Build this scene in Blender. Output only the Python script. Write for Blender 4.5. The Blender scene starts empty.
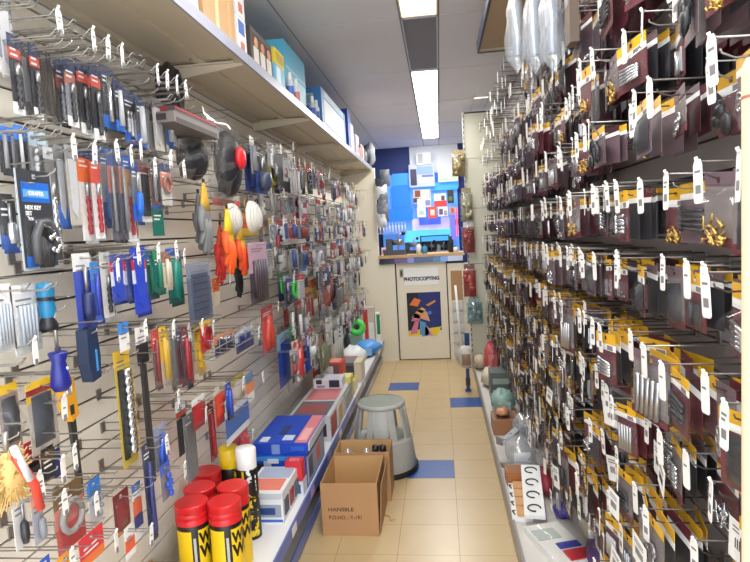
import bpy, math, random
from mathutils import Vector, Matrix, Euler
R_ = random.Random(7)
S = bpy.context.scene
C = S.collection
PI = math.pi

# ------------------------------------------------------------------ camera
CAM_H, CAM_F = 1.45, 578.0
_y, _p, _r = (math.radians(a) for a in (6.58, -4.89, -3.13))
FW = Vector((-math.sin(_y)*math.cos(_p), math.cos(_y)*math.cos(_p), math.sin(_p)))
_rt = Vector((math.cos(_y), math.sin(_y), 0)); _up = _rt.cross(FW)
RT = math.cos(_r)*_rt + math.sin(_r)*_up
UP = -math.sin(_r)*_rt + math.cos(_r)*_up
EYE = Vector((0, 0, CAM_H))
cd = bpy.data.cameras.new('camera'); cam = bpy.data.objects.new('camera', cd); C.objects.link(cam)
cd.sensor_fit = 'HORIZONTAL'; cd.sensor_width = 36; cd.lens = 36*CAM_F/750; cd.clip_start = 0.02; cd.clip_end = 60
m = Matrix((RT, UP, -FW)).transposed().to_4x4(); m.translation = EYE
cam.matrix_world = m
S.camera = cam

def at(px, py, ax, v):
    """the point of the room seen at a photo position, on the plane where one coordinate is known"""
    d = FW + RT*((px-375)/CAM_F) - UP*((py-281)/CAM_F)
    i = 'XYZ'.index(ax)
    return EYE + d*((v-EYE[i])/d[i])

# ------------------------------------------------------------------ materials
def lin(c): return tuple(((x/255)/12.92 if x/255 <= 0.04045 else ((x/255+0.055)/1.055)**2.4) for x in c)
MATS = {}
def mat(name, rgb, rough=0.5, metal=0.0, var=0.0, scale=20, emit=0, spec=0.5):
    key = (name,)
    if key in MATS: return MATS[key]
    m = bpy.data.materials.new(name); m.use_nodes = True
    nt = m.node_tree; b = nt.nodes['Principled BSDF']
    c = (*lin(rgb), 1)
    b.inputs['Base Color'].default_value = c
    b.inputs['Roughness'].default_value = rough
    b.inputs['Metallic'].default_value = metal
    b.inputs['Specular IOR Level'].default_value = spec
    if emit:
        b.inputs['Emission Color'].default_value = c; b.inputs['Emission Strength'].default_value = emit
    if var:
        tc = nt.nodes.new('ShaderNodeTexCoord'); no = nt.nodes.new('ShaderNodeTexNoise'); mx = nt.nodes.new('ShaderNodeMix')
        mx.data_type = 'RGBA'; no.inputs['Scale'].default_value = scale; no.inputs['Detail'].default_value = 4
        nt.links.new(tc.outputs['Object'], no.inputs['Vector'])
        nt.links.new(no.outputs['Fac'], mx.inputs['Factor'])
        mx.inputs['A'].default_value = tuple(x*(1-var) for x in c[:3])+(1,)
        mx.inputs['B'].default_value = tuple(min(1, x*(1+var)) for x in c[:3])+(1,)
        nt.links.new(mx.outputs['Result'], b.inputs['Base Color'])
    MATS[key] = m
    return m
def col(rgb, rough=0.45, metal=0.0):
    rgb = tuple(int(v) for v in rgb)
    return mat('paint_%d_%d_%d_%d%d' % (*rgb, rough*100, metal*10), rgb, rough, metal)
def clear(name, tint=(1, 1, 1), gloss=0.13, haze=0.05, rough=0.18):
    if (name,) in MATS: return MATS[(name,)]
    m = bpy.data.materials.new(name); m.use_nodes = True; nt = m.node_tree; nt.nodes.clear()
    o = nt.nodes.new('ShaderNodeOutputMaterial'); t = nt.nodes.new('ShaderNodeBsdfTransparent'); g = nt.nodes.new('ShaderNodeBsdfGlossy')
    d = nt.nodes.new('ShaderNodeBsdfDiffuse'); a = nt.nodes.new('ShaderNodeMixShader'); b = nt.nodes.new('ShaderNodeMixShader')
    t.inputs[0].default_value = (*tint, 1); g.inputs['Roughness'].default_value = rough; d.inputs[0].default_value = (.8, .82, .85, 1)
    a.inputs[0].default_value = haze; b.inputs[0].default_value = gloss
    nt.links.new(t.outputs[0], a.inputs[1]); nt.links.new(d.outputs[0], a.inputs[2])
    nt.links.new(a.outputs[0], b.inputs[1]); nt.links.new(g.outputs[0], b.inputs[2]); nt.links.new(b.outputs[0], o.inputs[0])
    MATS[(name,)] = m
    return m
M_STEEL = mat('zinc_steel', (176, 176, 180), 0.3, 0.9)
M_BRIGHT = mat('bright_steel', (215, 220, 226), 0.22, 0.95)
M_WIRE = mat('hook_wire', (160, 157, 152), 0.38, 0.75)
M_DWIRE = mat('dull_hook_wire', (98, 92, 90), 0.4, 0.7)
M_BRASS = mat('brass', (205, 170, 96), 0.3, 0.85)
M_TAG = mat('white_ticket', (232, 230, 226), 0.5)
M_PRINT = mat('grey_print', (120, 118, 120), 0.6)
M_BLACK = mat('black_plastic', (26, 26, 30), 0.4)
M_DARK = mat('charcoal', (46, 47, 52), 0.5)
M_WHITE = mat('white_card', (232, 233, 232), 0.5)
M_YEL = mat('yellow_header', (214, 164, 34), 0.45)
M_MAR = mat('maroon_card', (92, 34, 44), 0.5, var=.15)
M_CLEAR = clear('clear_bag_film', gloss=.05, haze=.008, rough=.12)
M_SLEEVE = clear('clear_stiff_sleeve', gloss=.03, haze=.005, rough=.08)
M_MILK = clear('milky_sleeve_film', tint=(.9, .95, 1), gloss=.16, haze=.22, rough=.25)
M_CREAM = mat('cream_enamel', (222, 214, 192), 0.45, var=.03, scale=6)
M_SHELF = mat('shelf_cream_enamel', (205, 194, 172), 0.5, var=.04, scale=5)
M_LIP = mat('ticket_strip', (156, 160, 180), 0.35)
M_BLUELIP = mat('blue_ticket_strip', (88, 108, 176), 0.35, var=.1, scale=14)
M_CARD = mat('brown_cardboard', (176, 134, 92), 0.75, var=.06, scale=9)
M_CARDIN = mat('cardboard_inside', (200, 160, 108), 0.8, var=.05, scale=9)
M_RED = mat('red_lid', (206, 30, 36), 0.35)
M_TUBYEL = mat('tub_yellow', (236, 196, 28), 0.4)

# ------------------------------------------------------------------ mesh building
class MB:
    def __init__(s): s.v = []; s.f = []; s.mi = []; s.mats = []; s.sm = []
    def m(s, mt):
        if mt not in s.mats: s.mats.append(mt)
        return s.mats.index(mt)
    def add(s, vs, fs, mt, smooth=False, M=None):
        b = len(s.v); i = s.m(mt)
        s.v += [tuple(M @ Vector(v)) if M else tuple(v) for v in vs]
        for f in fs:
            s.f.append(tuple(b+k for k in f)); s.mi.append(i); s.sm.append(smooth)
    def box(s, x0, x1, y0, y1, z0, z1, mt, M=None):
        vs = [(x, y, z) for z in (z0, z1) for y in (y0, y1) for x in (x0, x1)]
        s.add(vs, [(0, 2, 3, 1), (4, 5, 7, 6), (0, 1, 5, 4), (2, 6, 7, 3), (0, 4, 6, 2), (1, 3, 7, 5)], mt, False, M)
    def quad(s, pts, mt): s.add(pts, [tuple(range(len(pts)))], mt)
    def tube(s, pts, r, mt, n=6, caps=True, M=None):
        P = [Vector(p) for p in pts]; rs = r if isinstance(r, (list, tuple)) else [r]*len(P)
        vs = []; up = None
        for i, p in enumerate(P):
            t = (P[min(i+1, len(P)-1)]-P[max(i-1, 0)])
            if t.length < 1e-9: t = Vector((0, 0, 1))
            t.normalize()
            if up is None:
                a = Vector((0, 0, 1)) if abs(t.z) < .9 else Vector((1, 0, 0)); up = (a - t*a.dot(t)).normalized()
            else:
                up = up - t*up.dot(t); up = up.normalized() if up.length > 1e-6 else t.orthogonal().normalized()
            w = t.cross(up)
            vs += [p + (up*math.cos(2*PI*k/n)+w*math.sin(2*PI*k/n))*rs[i] for k in range(n)]
        fs = [(i*n+k, i*n+(k+1) % n, (i+1)*n+(k+1) % n, (i+1)*n+k) for i in range(len(P)-1) for k in range(n)]
        if caps: fs += [tuple(range(n-1, -1, -1)), tuple((len(P)-1)*n+k for k in range(n))]
        s.add(vs, fs, mt, True, M)
    def lathe(s, prof, mt, n=16, M=None, smooth=True, a0=0, a1=2*PI):
        """prof: (r, z) list round z"""
        full = abs(a1-a0-2*PI) < 1e-6; k = n if full else n+1
        vs = [(r*math.cos(a0+(a1-a0)*j/n), r*math.sin(a0+(a1-a0)*j/n), z) for r, z in prof for j in range(k)]
        fs = []
        for i in range(len(prof)-1):
            for j in range(n):
                j2 = (j+1) % k if full else j+1
                fs.append((i*k+j, i*k+j2, (i+1)*k+j2, (i+1)*k+j))
        s.add(vs, fs, mt, smooth, M)
    def disc(s, r, z, mt, n=16, M=None, flip=False):
        vs = [(r*math.cos(2*PI*j/n), r*math.sin(2*PI*j/n), z) for j in range(n)]
        s.add(vs, [tuple(range(n)) if not flip else tuple(range(n-1, -1, -1))], mt, False, M)
    def ball(s, c, r, mt, n=8, M=None):
        rx, ry, rz = r if isinstance(r, (tuple, list)) else (r, r, r)
        vs = []; h = n//2
        for i in range(h+1):
            t = PI*i/h
            for j in range(n): vs.append((c[0]+rx*math.sin(t)*math.cos(2*PI*j/n), c[1]+ry*math.sin(t)*math.sin(2*PI*j/n), c[2]-rz*math.cos(t)))
        fs = [(i*n+j, i*n+(j+1) % n, (i+1)*n+(j+1) % n, (i+1)*n+j) for i in range(h) for j in range(n)]
        s.add(vs, fs, mt, True, M)
    def prism(s, pts, d0, d1, mt, axis='Y', M=None):
        """outline (u, w) drawn in x/z (axis Y), x/y (Z) or y/z (X), given real thickness"""
        def P(u, w, d): return {'Y': (u, d, w), 'Z': (u, w, d), 'X': (d, u, w)}[axis]
        n = len(pts); vs = [P(u, w, d0) for u, w in pts]+[P(u, w, d1) for u, w in pts]
        fs = [tuple(range(n)), tuple(range(2*n-1, n-1, -1))]+[(i, n+i, n+(i+1) % n, (i+1) % n) for i in range(n)]
        s.add(vs, fs, mt, False, M)
    def pillow(s, x0, x1, z0, z1, d, mt, rnd=None, nx=5, nz=6, yb=0.0):
        """film bag: a bulging wrinkled front (towards -y) and a flat back"""
        vs = []
        for i in range(nz+1):
            for j in range(nx+1):
                u, w = j/nx, i/nz
                b = (math.sin(PI*u)**.6 if 0 < u < 1 else 0)*(math.sin(PI*w)**.5 if 0 < w < 1 else 0)
                k = (0.6+.8*rnd.random()) if rnd else 1
                vs.append((x0+(x1-x0)*u, yb-d*b*k, z0+(z1-z0)*w))
        q = (nx+1)*(nz+1)
        vs += [(x0, yb+.0005, z0), (x1, yb+.0005, z0), (x1, yb+.0005, z1), (x0, yb+.0005, z1)]
        fs = [(i*(nx+1)+j, i*(nx+1)+j+1, (i+1)*(nx+1)+j+1, (i+1)*(nx+1)+j) for i in range(nz) for j in range(nx)]
        s.add(vs, fs, mt, True); s.f.append((len(s.v)-4, len(s.v)-1, len(s.v)-2, len(s.v)-3)); s.mi.append(s.m(mt)); s.sm.append(False)
    def mesh(s, name):
        me = bpy.data.meshes.new(name); me.from_pydata(s.v, [], s.f)
        for mt in s.mats: me.materials.append(mt)
        me.polygons.foreach_set('material_index', s.mi); me.polygons.foreach_set('use_smooth', s.sm)
        me.update()
        return me
    def obj(s, name, parent=None): return put(name, s.mesh(name), parent)

def put(name, me, parent=None):
    o = bpy.data.objects.new(name, me); C.objects.link(o)
    if parent: o.parent = parent
    return o
def tag(o, label, cat, group=None, kind=None):
    o['label'] = label; o['category'] = cat
    if group: o['group'] = group
    if kind: o['kind'] = kind
    return o
def thing(name, label, cat, loc, rz=0, group=None, rot=None):
    o = bpy.data.objects.new(name, None); C.objects.link(o); o.empty_display_size = .02
    o.location = loc; o.rotation_euler = rot if rot else (0, 0, rz)
    return tag(o, label, cat, group)
def struct(o): o['kind'] = 'structure'; return o
def text(body, size, mt, parent, loc, rot, ext=.0004, align='CENTER', name='lettering', sx=1.0, bold=.02):
    cu = bpy.data.curves.new(name, 'FONT'); cu.body = body; cu.size = size; cu.extrude = ext; cu.align_x = align; cu.align_y = 'CENTER'
    cu.offset = size*bold
    o = bpy.data.objects.new('tmp', cu); C.objects.link(o)
    me = bpy.data.meshes.new_from_object(o.evaluated_get(bpy.context.evaluated_depsgraph_get()))
    bpy.data.objects.remove(o); bpy.data.curves.remove(cu); me.materials.clear(); me.materials.append(mt)
    o = put(name, me, parent); o.location = loc; o.rotation_euler = rot; o.scale = (sx, 1, 1)
    return o
ORD = ['', 'first', 'second', 'third', 'fourth', 'fifth', 'sixth', 'seventh', 'eighth', 'ninth', 'tenth', 'eleventh', 'twelfth', 'thirteenth', 'fourteenth', 'fifteenth', 'sixteenth', 'seventeenth', 'eighteenth', 'nineteenth']
_T = {2: 'twenty', 3: 'thirty', 4: 'forty', 5: 'fifty', 6: 'sixty', 7: 'seventy', 8: 'eighty'}
_TO = {2: 'twentieth', 3: 'thirtieth', 4: 'fortieth', 5: 'fiftieth', 6: 'sixtieth', 7: 'seventieth', 8: 'eightieth'}
def nth(n): return ORD[n] if n < 20 else (_TO[n//10] if n % 10 == 0 else _T[n//10]+'-'+ORD[n % 10])

# ------------------------------------------------------------------ the room
ROOM_Y0, PART_Y, BACK_Y, CEIL = -1.03, 6.34, 8.22, 2.6
XL, XR = -1.05, 0.64
TX, TY, TX0, TY0 = 0.278, 0.2665, 0.027, 3.268
mt_tile = mat('vinyl_tile', (196, 172, 130), 0.3, var=.09, scale=7)
mt_joint = mat('tile_joint', (150, 122, 82), 0.6)
mt_blue = mat('blue_vinyl_tile', (50, 86, 152), 0.35, var=.1, scale=9)
mb = MB()
x0i, x1i = -6, 4
blue = {(-1, 0), (-2, 7), (0, 5)}
y0i, y1i = int((ROOM_Y0-TY0)/TY)-1, int((BACK_Y-TY0)/TY)+1
g = .0012
mb.box(TX0+x0i*TX, TX0+x1i*TX, TY0+y0i*TY, TY0+y1i*TY, -.05, -.0006, mt_joint)
for i in range(x0i, x1i):
    for j in range(y0i, y1i):
        a, b = TX0+i*TX, TY0+j*TY
        z = 0
        mb.quad([(a+g, b+g, z), (a+TX-g, b+g, z), (a+TX-g, b+TY-g, z), (a+g, b+TY-g, z)], mt_blue if (i, j) in blue else mt_tile)
struct(mb.obj('floor'))
# ceiling: large lay-in panels with dark joints
mt_ceil = mat('ceiling_panel', (236, 236, 240), 0.7, var=.04, scale=2)
mt_cj = mat('ceiling_joint', (138, 138, 146), 0.7)
mb = MB(); mb.box(-1.6, 1.4, ROOM_Y0, BACK_Y, CEIL+.004, CEIL+.06, mt_cj)
JY = [3.27+1.075*k for k in range(-4, 5)]
JX = [-1.6, -.78, -.162, .048, .66, 1.4]
JC = JY+[BACK_Y]
for i in range(len(JX)-1):
    for j in range(len(JC)-1):
        if i == 2 and j < len(JC)-2: continue
        mb.box(JX[i]+.004, JX[i+1]-.004, JC[j]+.005, JC[j+1]-.005, CEIL-.001, CEIL+.006, mt_ceil)
struct(mb.obj('ceiling'))
# ceiling lights in a row down the aisle
mt_lit = mat('lit_diffuser', (255, 252, 244), 0.4, emit=9.0)
mt_warm = mat('dim_diffuser', (255, 226, 170), 0.4, emit=1.6)
mt_mirror = mat('grey_reflector', (120, 124, 130), 0.25, 0.6)
mt_frame = mat('light_frame', (214, 216, 220), 0.4)
def ceiling_light(y0, y1, label, mode, x0=-.158, x1=.044):
    t = thing('ceiling_light', label, 'ceiling light', ((x0+x1)/2, (y0+y1)/2, CEIL), group='ceiling lights in a row')
    w, l = (x1-x0)/2, (y1-y0)/2-.006
    f = MB()
    for a, b, c, d in ((-w, w, -l, -l+.012), (-w, w, l-.012, l), (-w, -w+.008, -l, l), (w-.008, w, -l, l)): f.box(a, b, c, d, -.004, .035, mt_frame)
    f.obj('light_frame', t)
    d = MB()
    if mode == 'off':
        d.box(-w+.008, w-.008, -l+.012, l-.012, .03, .034, mt_mirror)
        d.obj('reflector', t)
        q = MB(); q.tube([(-.02, -l+.06, .016), (-.02, l-.4, .016)], .012, mat('dead_tube', (190, 192, 196), .3), 10); q.obj('dead_tube', t)
    else:
        d.box(-w+.008, w-.008, -l+.012, l-.012, 0, .004, mt_lit if mode == 'on' else mt_warm); d.obj('diffuser', t)
names = {3.27: ('off', 'unlit grey reflector ceiling light between a dim and a bright one'),
         2.195: ('dim', 'dim cream ceiling light nearest the top edge, before the unlit one'),
         4.345: ('on', 'bright ceiling light just past the unlit reflector'),
         5.42: ('on', 'bright ceiling light, middle of the three lit in a run'),
         6.495: ('on', 'bright ceiling light at the far end above the back display')}
for k, yy in enumerate(JY[:-1]):
    key = min(names, key=lambda q: abs(q-yy))
    if abs(key-yy) < .01: md, lb = names[key]
    else: md, lb = 'on', 'bright ceiling light %s in the row over the aisle mouth' % nth(k+1)
    ceiling_light(yy, yy+1.075, lb, md)
ceiling_light(5.25, 6.1, 'small lit ceiling panel above the far hooks by the end panel', 'on', .36, .50)

# walls
GRV = .077
mt_slat = mat('cream_slat', (240, 235, 222), 0.5, var=.03, scale=3)
mt_groove = mat('dark_groove', (58, 54, 50), 0.6)
mt_slatr = mat('grey_slat', (156, 148, 144), 0.55, var=.05, scale=3)
def slatwall(name, x, face, y0, y1, z0, z1, mt):
    """a slotted display wall: boards with dark channels between them"""
    b = MB(); s = 1 if face > 0 else -1
    b.box(min(x, x-s*.03), max(x, x-s*.03), y0, y1, z0, z1, mt_groove)
    z = z0+.006; ph = .926 % GRV
    k = math.floor((z0-ph)/GRV)
    while True:
        a, c = ph+k*GRV+.0035, ph+(k+1)*GRV-.0035
        if a > z1: break
        a, c = max(a, z0), min(c, z1)
        if c > a: b.box(min(x, x+s*.008), max(x, x+s*.008), y0, y1, a, c, mt)
        k += 1
    return struct(b.obj(name))
slatwall('wall_left', XL, 1, .2, PART_Y-.01, 0, 2.108, mt_slat)
slatwall('wall_right', XR, -1, .2, 5.74, 0, 2.55, mt_slatr)
mt_plain = mat('plain_wall', (214, 208, 196), 0.7, var=.03, scale=3)
mt_navy = mat('navy_wall', (24, 44, 104), 0.6)
b = MB(); b.box(-1.62, -1.55, ROOM_Y0, BACK_Y, 0, CEIL+.06, mat('grey_blue_wall', (150, 156, 168), .7)); struct(b.obj('wall_left_outer'))
b = MB(); b.box(1.35, 1.42, ROOM_Y0, BACK_Y, 0, CEIL+.06, mt_plain); struct(b.obj('wall_right_outer'))
b = MB(); b.box(-1.6, 1.4, BACK_Y, BACK_Y+.06, 0, CEIL+.06, mt_navy); struct(b.obj('wall_back'))
# the partition at the end of the aisle: panel, doorway, low panel, end panel
mt_pan = mat('ivory_panel', (232, 224, 204), 0.5, var=.02, scale=3)
b = MB(); b.box(-1.55, -.672, PART_Y, PART_Y+.06, 0, 2.14, mt_pan); b.box(-.672, -.505, PART_Y, PART_Y+.06, 0, 1.085, mt_pan); struct(b.obj('wall_back_left'))
b = MB(); b.box(.068, .40, PART_Y, PART_Y+.06, 0, 1.06, mt_pan); struct(b.obj('wall_back_right'))
b = MB()
for z0, z1 in ((0, .52), (.524, 1.08), (1.084, 1.62), (1.624, 2.1), (2.104, 2.53)): b.box(.285, .64, 5.75, 5.79, z0, z1, mat('end_panel', (202, 200, 182), .5, var=.03, scale=4))
b.box(.28, .645, 5.78, 5.80, 0, 2.55, mt_groove)
struct(b.obj('wall_end_panel'))
b = MB(); b.box(.268, .285, 5.745, 5.80, 0, 2.55, mat('post_enamel', (196, 194, 180), .45))
for k in range(48): b.box(.2705, .2785, 5.7445, 5.7455, .05+k*.052, .078+k*.052, M_BLACK)
struct(b.obj('trim_1'))
# door
b = MB(); b.box(-.49, .055, PART_Y+.005, PART_Y+.04, .012, 1.085, mt_pan)
door = struct(b.obj('door_1'))
b = MB()
for a, c in ((-.505, -.497), (.060, .068)): b.box(a, c, PART_Y+.03, PART_Y+.05, 0, 1.09, mt_groove)
b.box(-.505, .068, PART_Y+.03, PART_Y+.05, 0, .01, mt_groove); struct(b.obj('trim_2'))
b = MB(); b.box(-.455, -.415, PART_Y-.002, PART_Y+.006, .93, 1.02, mat('latch_grey', (150, 146, 130), .4, .3)); b.box(-.445, -.425, PART_Y-.006, PART_Y-.001, .95, 1.0, M_DARK); b.obj('door_latch', door)

# ------------------------------------------------------------------ papers on the door
t = thing('notice_sheet', 'white sheet reading photocopying taped high on the ivory door', 'notice', (-.205, PART_Y+.0035, .925))
b = MB(); b.box(-.205, .175, -.001, 0.0008, -.085, .10, mat('notice_paper', (240, 240, 238), .6)); pp = b.obj('paper', t)
text('PHOTOCOPYING', .055, mat('navy_ink', (22, 26, 66), .6), pp, (-.012, -.0016, -.02), (PI/2, 0, 0), sx=.9, bold=.05)
t = thing('poster', 'navy and yellow poster with a colourful figure below the photocopying notice', 'poster', (-.205, PART_Y+.0035, .50))
b = MB(); W, Hh = .185, .255
b.box(-W, W, -.001, .0008, -.17, Hh, mat('poster_navy', (22, 36, 112), .45, var=.5, scale=9))
b.prism([(-W, -.17), (W, -.13), (W-.06, -.235), (.0, -.22), (-W, -.235)], -.0012, .0006, mat('poster_yellow', (236, 206, 40), .5))
b.box(-W, -.06, -.0014, -.0009, -.15, Hh, mat('poster_black', (20, 20, 34), .5))
for pts, c in (([(-.16, .12), (-.10, .20), (-.03, .17), (-.07, .10)], (226, 120, 60)), ([(-.14, -.02), (-.06, .07), (.03, .04), (.06, -.07), (-.03, -.04)], (220, 160, 120)),
               ([(-.15, -.06), (-.10, .03), (-.05, 0), (-.05, -.06)], (222, 130, 160)), ([(-.10, -.05), (-.06, -.05), (-.09, -.20), (-.17, -.21)], (214, 120, 150)),
               ([(-.05, -.06), (.01, -.08), (.05, -.21), (-.02, -.24), (-.06, -.20)], (90, 150, 190)), ([(0, -.14), (.03, -.12), (.09, -.23), (0, -.23)], (210, 150, 190)),
               ([(-.08, .05), (-.02, .09), (.02, .06), (-.03, .02)], (226, 190, 90)), ([(.02, .115), (.12, .165), (.135, .15), (.05, .10)], (216, 140, 70)),
               ([(.03, .02), (.06, .05), (.09, .03), (.06, 0)], (60, 130, 220))):
    b.prism(pts, -.0019, -.0005, col(c, .5))
b.obj('printed_sheet', t)

# ------------------------------------------------------------------ what is beyond the partition
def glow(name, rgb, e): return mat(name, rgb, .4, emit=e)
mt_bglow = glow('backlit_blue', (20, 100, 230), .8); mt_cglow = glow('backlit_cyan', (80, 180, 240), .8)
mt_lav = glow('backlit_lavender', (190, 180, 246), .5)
def px_panel(name, label, cat, y, p0, p1, mt, d=.02, parts=()):
    """a flat board standing at depth y between two photo corners"""
    A, B = at(*p0, 'Y', y), at(*p1, 'Y', y)
    cx, cz = (A.x+B.x)/2, (A.z+B.z)/2; w, h = abs(B.x-A.x)/2, abs(A.z-B.z)/2
    t = thing(name, label, cat, (cx, y, cz-h))
    b = MB(); b.box(-w, w, 0, d, 0, 2*h, mt); b.obj('board', t)
    b = MB(); b.box(-.02, .02, d, d+.004, h*.8, h*1.2, M_DARK); b.obj('back_block', t)  # added block behind the board, unseen and short of the wall
    if parts:
        q = MB()
        for (u0, u1, v0, v1, c) in parts: q.box(-w+2*w*u0, -w+2*w*u1, -.003, .001, 2*h*v0, 2*h*v1, c if not isinstance(c, tuple) else col(c))
        q.obj('printed_image', t)
    return t
YB = BACK_Y-.03
px_panel('fascia_board', 'plain white fascia board at the top of the back display', 'board', YB, (409, 147), (459, 187), mat('fascia_white', (226, 226, 226), .6))
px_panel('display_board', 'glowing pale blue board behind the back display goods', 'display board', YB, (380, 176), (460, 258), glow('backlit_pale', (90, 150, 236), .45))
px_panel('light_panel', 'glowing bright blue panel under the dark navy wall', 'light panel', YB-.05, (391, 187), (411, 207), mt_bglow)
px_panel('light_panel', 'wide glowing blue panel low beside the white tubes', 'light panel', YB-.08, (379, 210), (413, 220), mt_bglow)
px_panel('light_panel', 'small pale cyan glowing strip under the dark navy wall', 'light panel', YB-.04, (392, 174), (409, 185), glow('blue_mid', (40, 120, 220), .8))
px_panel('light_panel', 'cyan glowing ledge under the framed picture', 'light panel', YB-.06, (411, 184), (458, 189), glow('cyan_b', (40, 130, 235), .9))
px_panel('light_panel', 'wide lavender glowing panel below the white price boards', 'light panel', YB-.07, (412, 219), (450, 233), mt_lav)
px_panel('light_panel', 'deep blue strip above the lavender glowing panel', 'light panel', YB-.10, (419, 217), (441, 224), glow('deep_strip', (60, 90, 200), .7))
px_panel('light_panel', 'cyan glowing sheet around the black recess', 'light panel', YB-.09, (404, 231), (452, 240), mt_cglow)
px_panel('framed_picture', 'framed purple and white picture with a dark phone shape', 'picture', YB-.12, (408.5, 165), (435, 186), mat('picture_lilac', (176, 180, 226), .4),
         parts=[(.05, .3, .08, .8, (44, 30, 66)), (.32, .95, .55, .9, (120, 150, 220)), (.4, .9, .2, .4, (226, 226, 240)), (.5, .95, .42, .52, (90, 96, 190))])
px_panel('picture_card', 'small grey photo card leaning on the framed picture', 'card', YB-.14, (416, 153), (431, 164), mat('card_pale', (214, 216, 216), .5), parts=[(.1, .45, .1, .9, (150, 150, 148)), (.6, .9, .2, .8, (190, 190, 196))])
px_panel('price_board', 'white board with grey print at the top end of display', 'board', YB-.12, (438, 172), (458, 181), mat('board_white', (226, 228, 226), .5), parts=[(.05, .5, .1, .4, (170, 190, 160)), (.6, .95, .1, .8, (190, 206, 180))])
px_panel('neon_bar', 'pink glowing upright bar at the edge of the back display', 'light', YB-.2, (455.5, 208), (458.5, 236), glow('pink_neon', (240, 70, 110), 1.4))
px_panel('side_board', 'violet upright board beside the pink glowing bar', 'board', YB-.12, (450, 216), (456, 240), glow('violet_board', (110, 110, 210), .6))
for k, (p0, p1, c, pr, lb) in enumerate((
        ((413, 190), (431, 203), (196, 170, 150), [(.1, .4, .5, .95, (120, 60, 50)), (.45, .9, .3, .9, (220, 200, 190)), (0, .3, .1, .4, (60, 50, 70))], 'brown and white photo plaque under the framed picture'),
        ((417, 199), (431, 207), (214, 212, 206), [(.6, .95, .2, .8, (130, 130, 180))], 'cream plaque with a lilac square'),
        ((434, 194), (446, 203), (232, 228, 224), [(.6, .9, .3, .8, (80, 70, 70))], 'white sign with a dark mark above a red sign'),
        ((434, 201), (447, 206), (214, 60, 60), [], 'red sign strip below the white sign'),
        ((447, 190), (454, 203), (34, 40, 40), [(.2, .8, .2, .5, (90, 110, 70))], 'black upright sample board at display end'),
        ((417, 208), (426, 217), (226, 230, 220), [(.2, .8, .3, .7, (180, 196, 190))], 'square cream sample plaque above the lavender panel'),
        ((428, 207), (437, 218), (226, 80, 56), [(.25, .75, .25, .75, (240, 200, 190))], 'orange-red sign with a pale disc'),
        ((438, 207), (448, 216), (226, 226, 226), [(.1, .5, .2, .8, (90, 90, 110)), (.6, .9, .1, .6, (150, 150, 160))], 'white and grey sample sign beside the orange-red one'),
        ((449, 207), (456, 214), (190, 150, 150), [(.3, .7, .2, .8, (200, 70, 60))], 'small pinkish sign at the display edge'))):
    px_panel('sample_sign', lb, 'sign', YB-.16-.02*k, p0, p1, col(c), parts=pr)
# row of little white tubes on a ledge
A, B = at(380, 226, 'Y', YB-.15), at(405, 226, 'Y', YB-.15)
b = MB(); b.box(A.x-.02, B.x+.02, YB-.22, YB-.02, A.z-.115, A.z-.10, mat('ledge', (150, 170, 220), .4)); tag(b.obj('display_ledge'), 'narrow pale ledge holding a row of white tubes', 'ledge')
for k in range(9):
    x = A.x+(B.x-A.x)*k/8
    t = thing('glue_tube', 'small white tube standing %s in the row on the pale ledge' % nth(k+1), 'tube', (x, YB-.13, A.z-.10), group='white tubes on the back display ledge')
    b = MB(); b.lathe([(0, 0), (.012, 0), (.013, .09), (.005, .105)], M_WHITE, 10); b.obj('tube_body', t)
    b = MB(); b.lathe([(.007, .105), (.007, .14), (0, .142)], mat('pale_blue_cap', (170, 200, 236), .4), 8); b.obj('cap', t)
# black recess with machines
A, B = at(420, 237, 'Y', YB-.3), at(450, 253, 'Y', YB-.3)
t = thing('display_case', 'open black display case with key machines inside', 'display case', ((A.x+B.x)/2, YB-.3, B.z)); w, h = (B.x-A.x)/2, A.z-B.z
b = MB()
for a in ((-w, w, -.02, .25, -.012, 0), (-w, w, -.02, .25, h, h+.012), (-w, -w+.012, -.02, .25, 0, h), (w-.012, w, -.02, .25, 0, h), (-w, w, .24, .25, 0, h)): b.box(*a, mat('case_black', (18, 24, 34), .35))
b.obj('case', t); b = MB(); b.box(-.05, .05, .25, .32, h*.3, h*.6, M_DARK); b.obj('back_block', t)  # added block between the case and the back wall, unseen
def machine(x, y, z, s, label, body):
    t = thing('key_machine', label, 'machine', (x, y, z))
    b = MB(); b.box(-.09*s, .09*s, -.05*s, .05*s, 0, .04*s, body); b.box(-.07*s, -.02*s, -.04*s, .04*s, .04*s, .13*s, body); bo = b.obj('machine_body', t)
    q = MB(); q.tube([(-.02*s, 0, .1*s), (.07*s, 0, .1*s)], .022*s, M_STEEL, 10); q.tube([(.03*s, -.04*s, .05*s), (.03*s, .0, .16*s), (.06*s, 0, .17*s)], .008*s, M_STEEL, 6); q.obj('spindle', t)
    q = MB(); q.ball((.07*s, 0, .17*s), .018*s, M_BLACK); q.obj('knob', bo)
machine((A.x+B.x)/2-.08, YB-.2, B.z+.001, 1.0, 'left key machine inside the black display case', mat('machine_dark', (60, 64, 70), .4))
machine((A.x+B.x)/2+.09, YB-.2, B.z+.001, .9, 'pale grey machine inside the black display case', mat('machine_pale', (150, 156, 160), .4))
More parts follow.
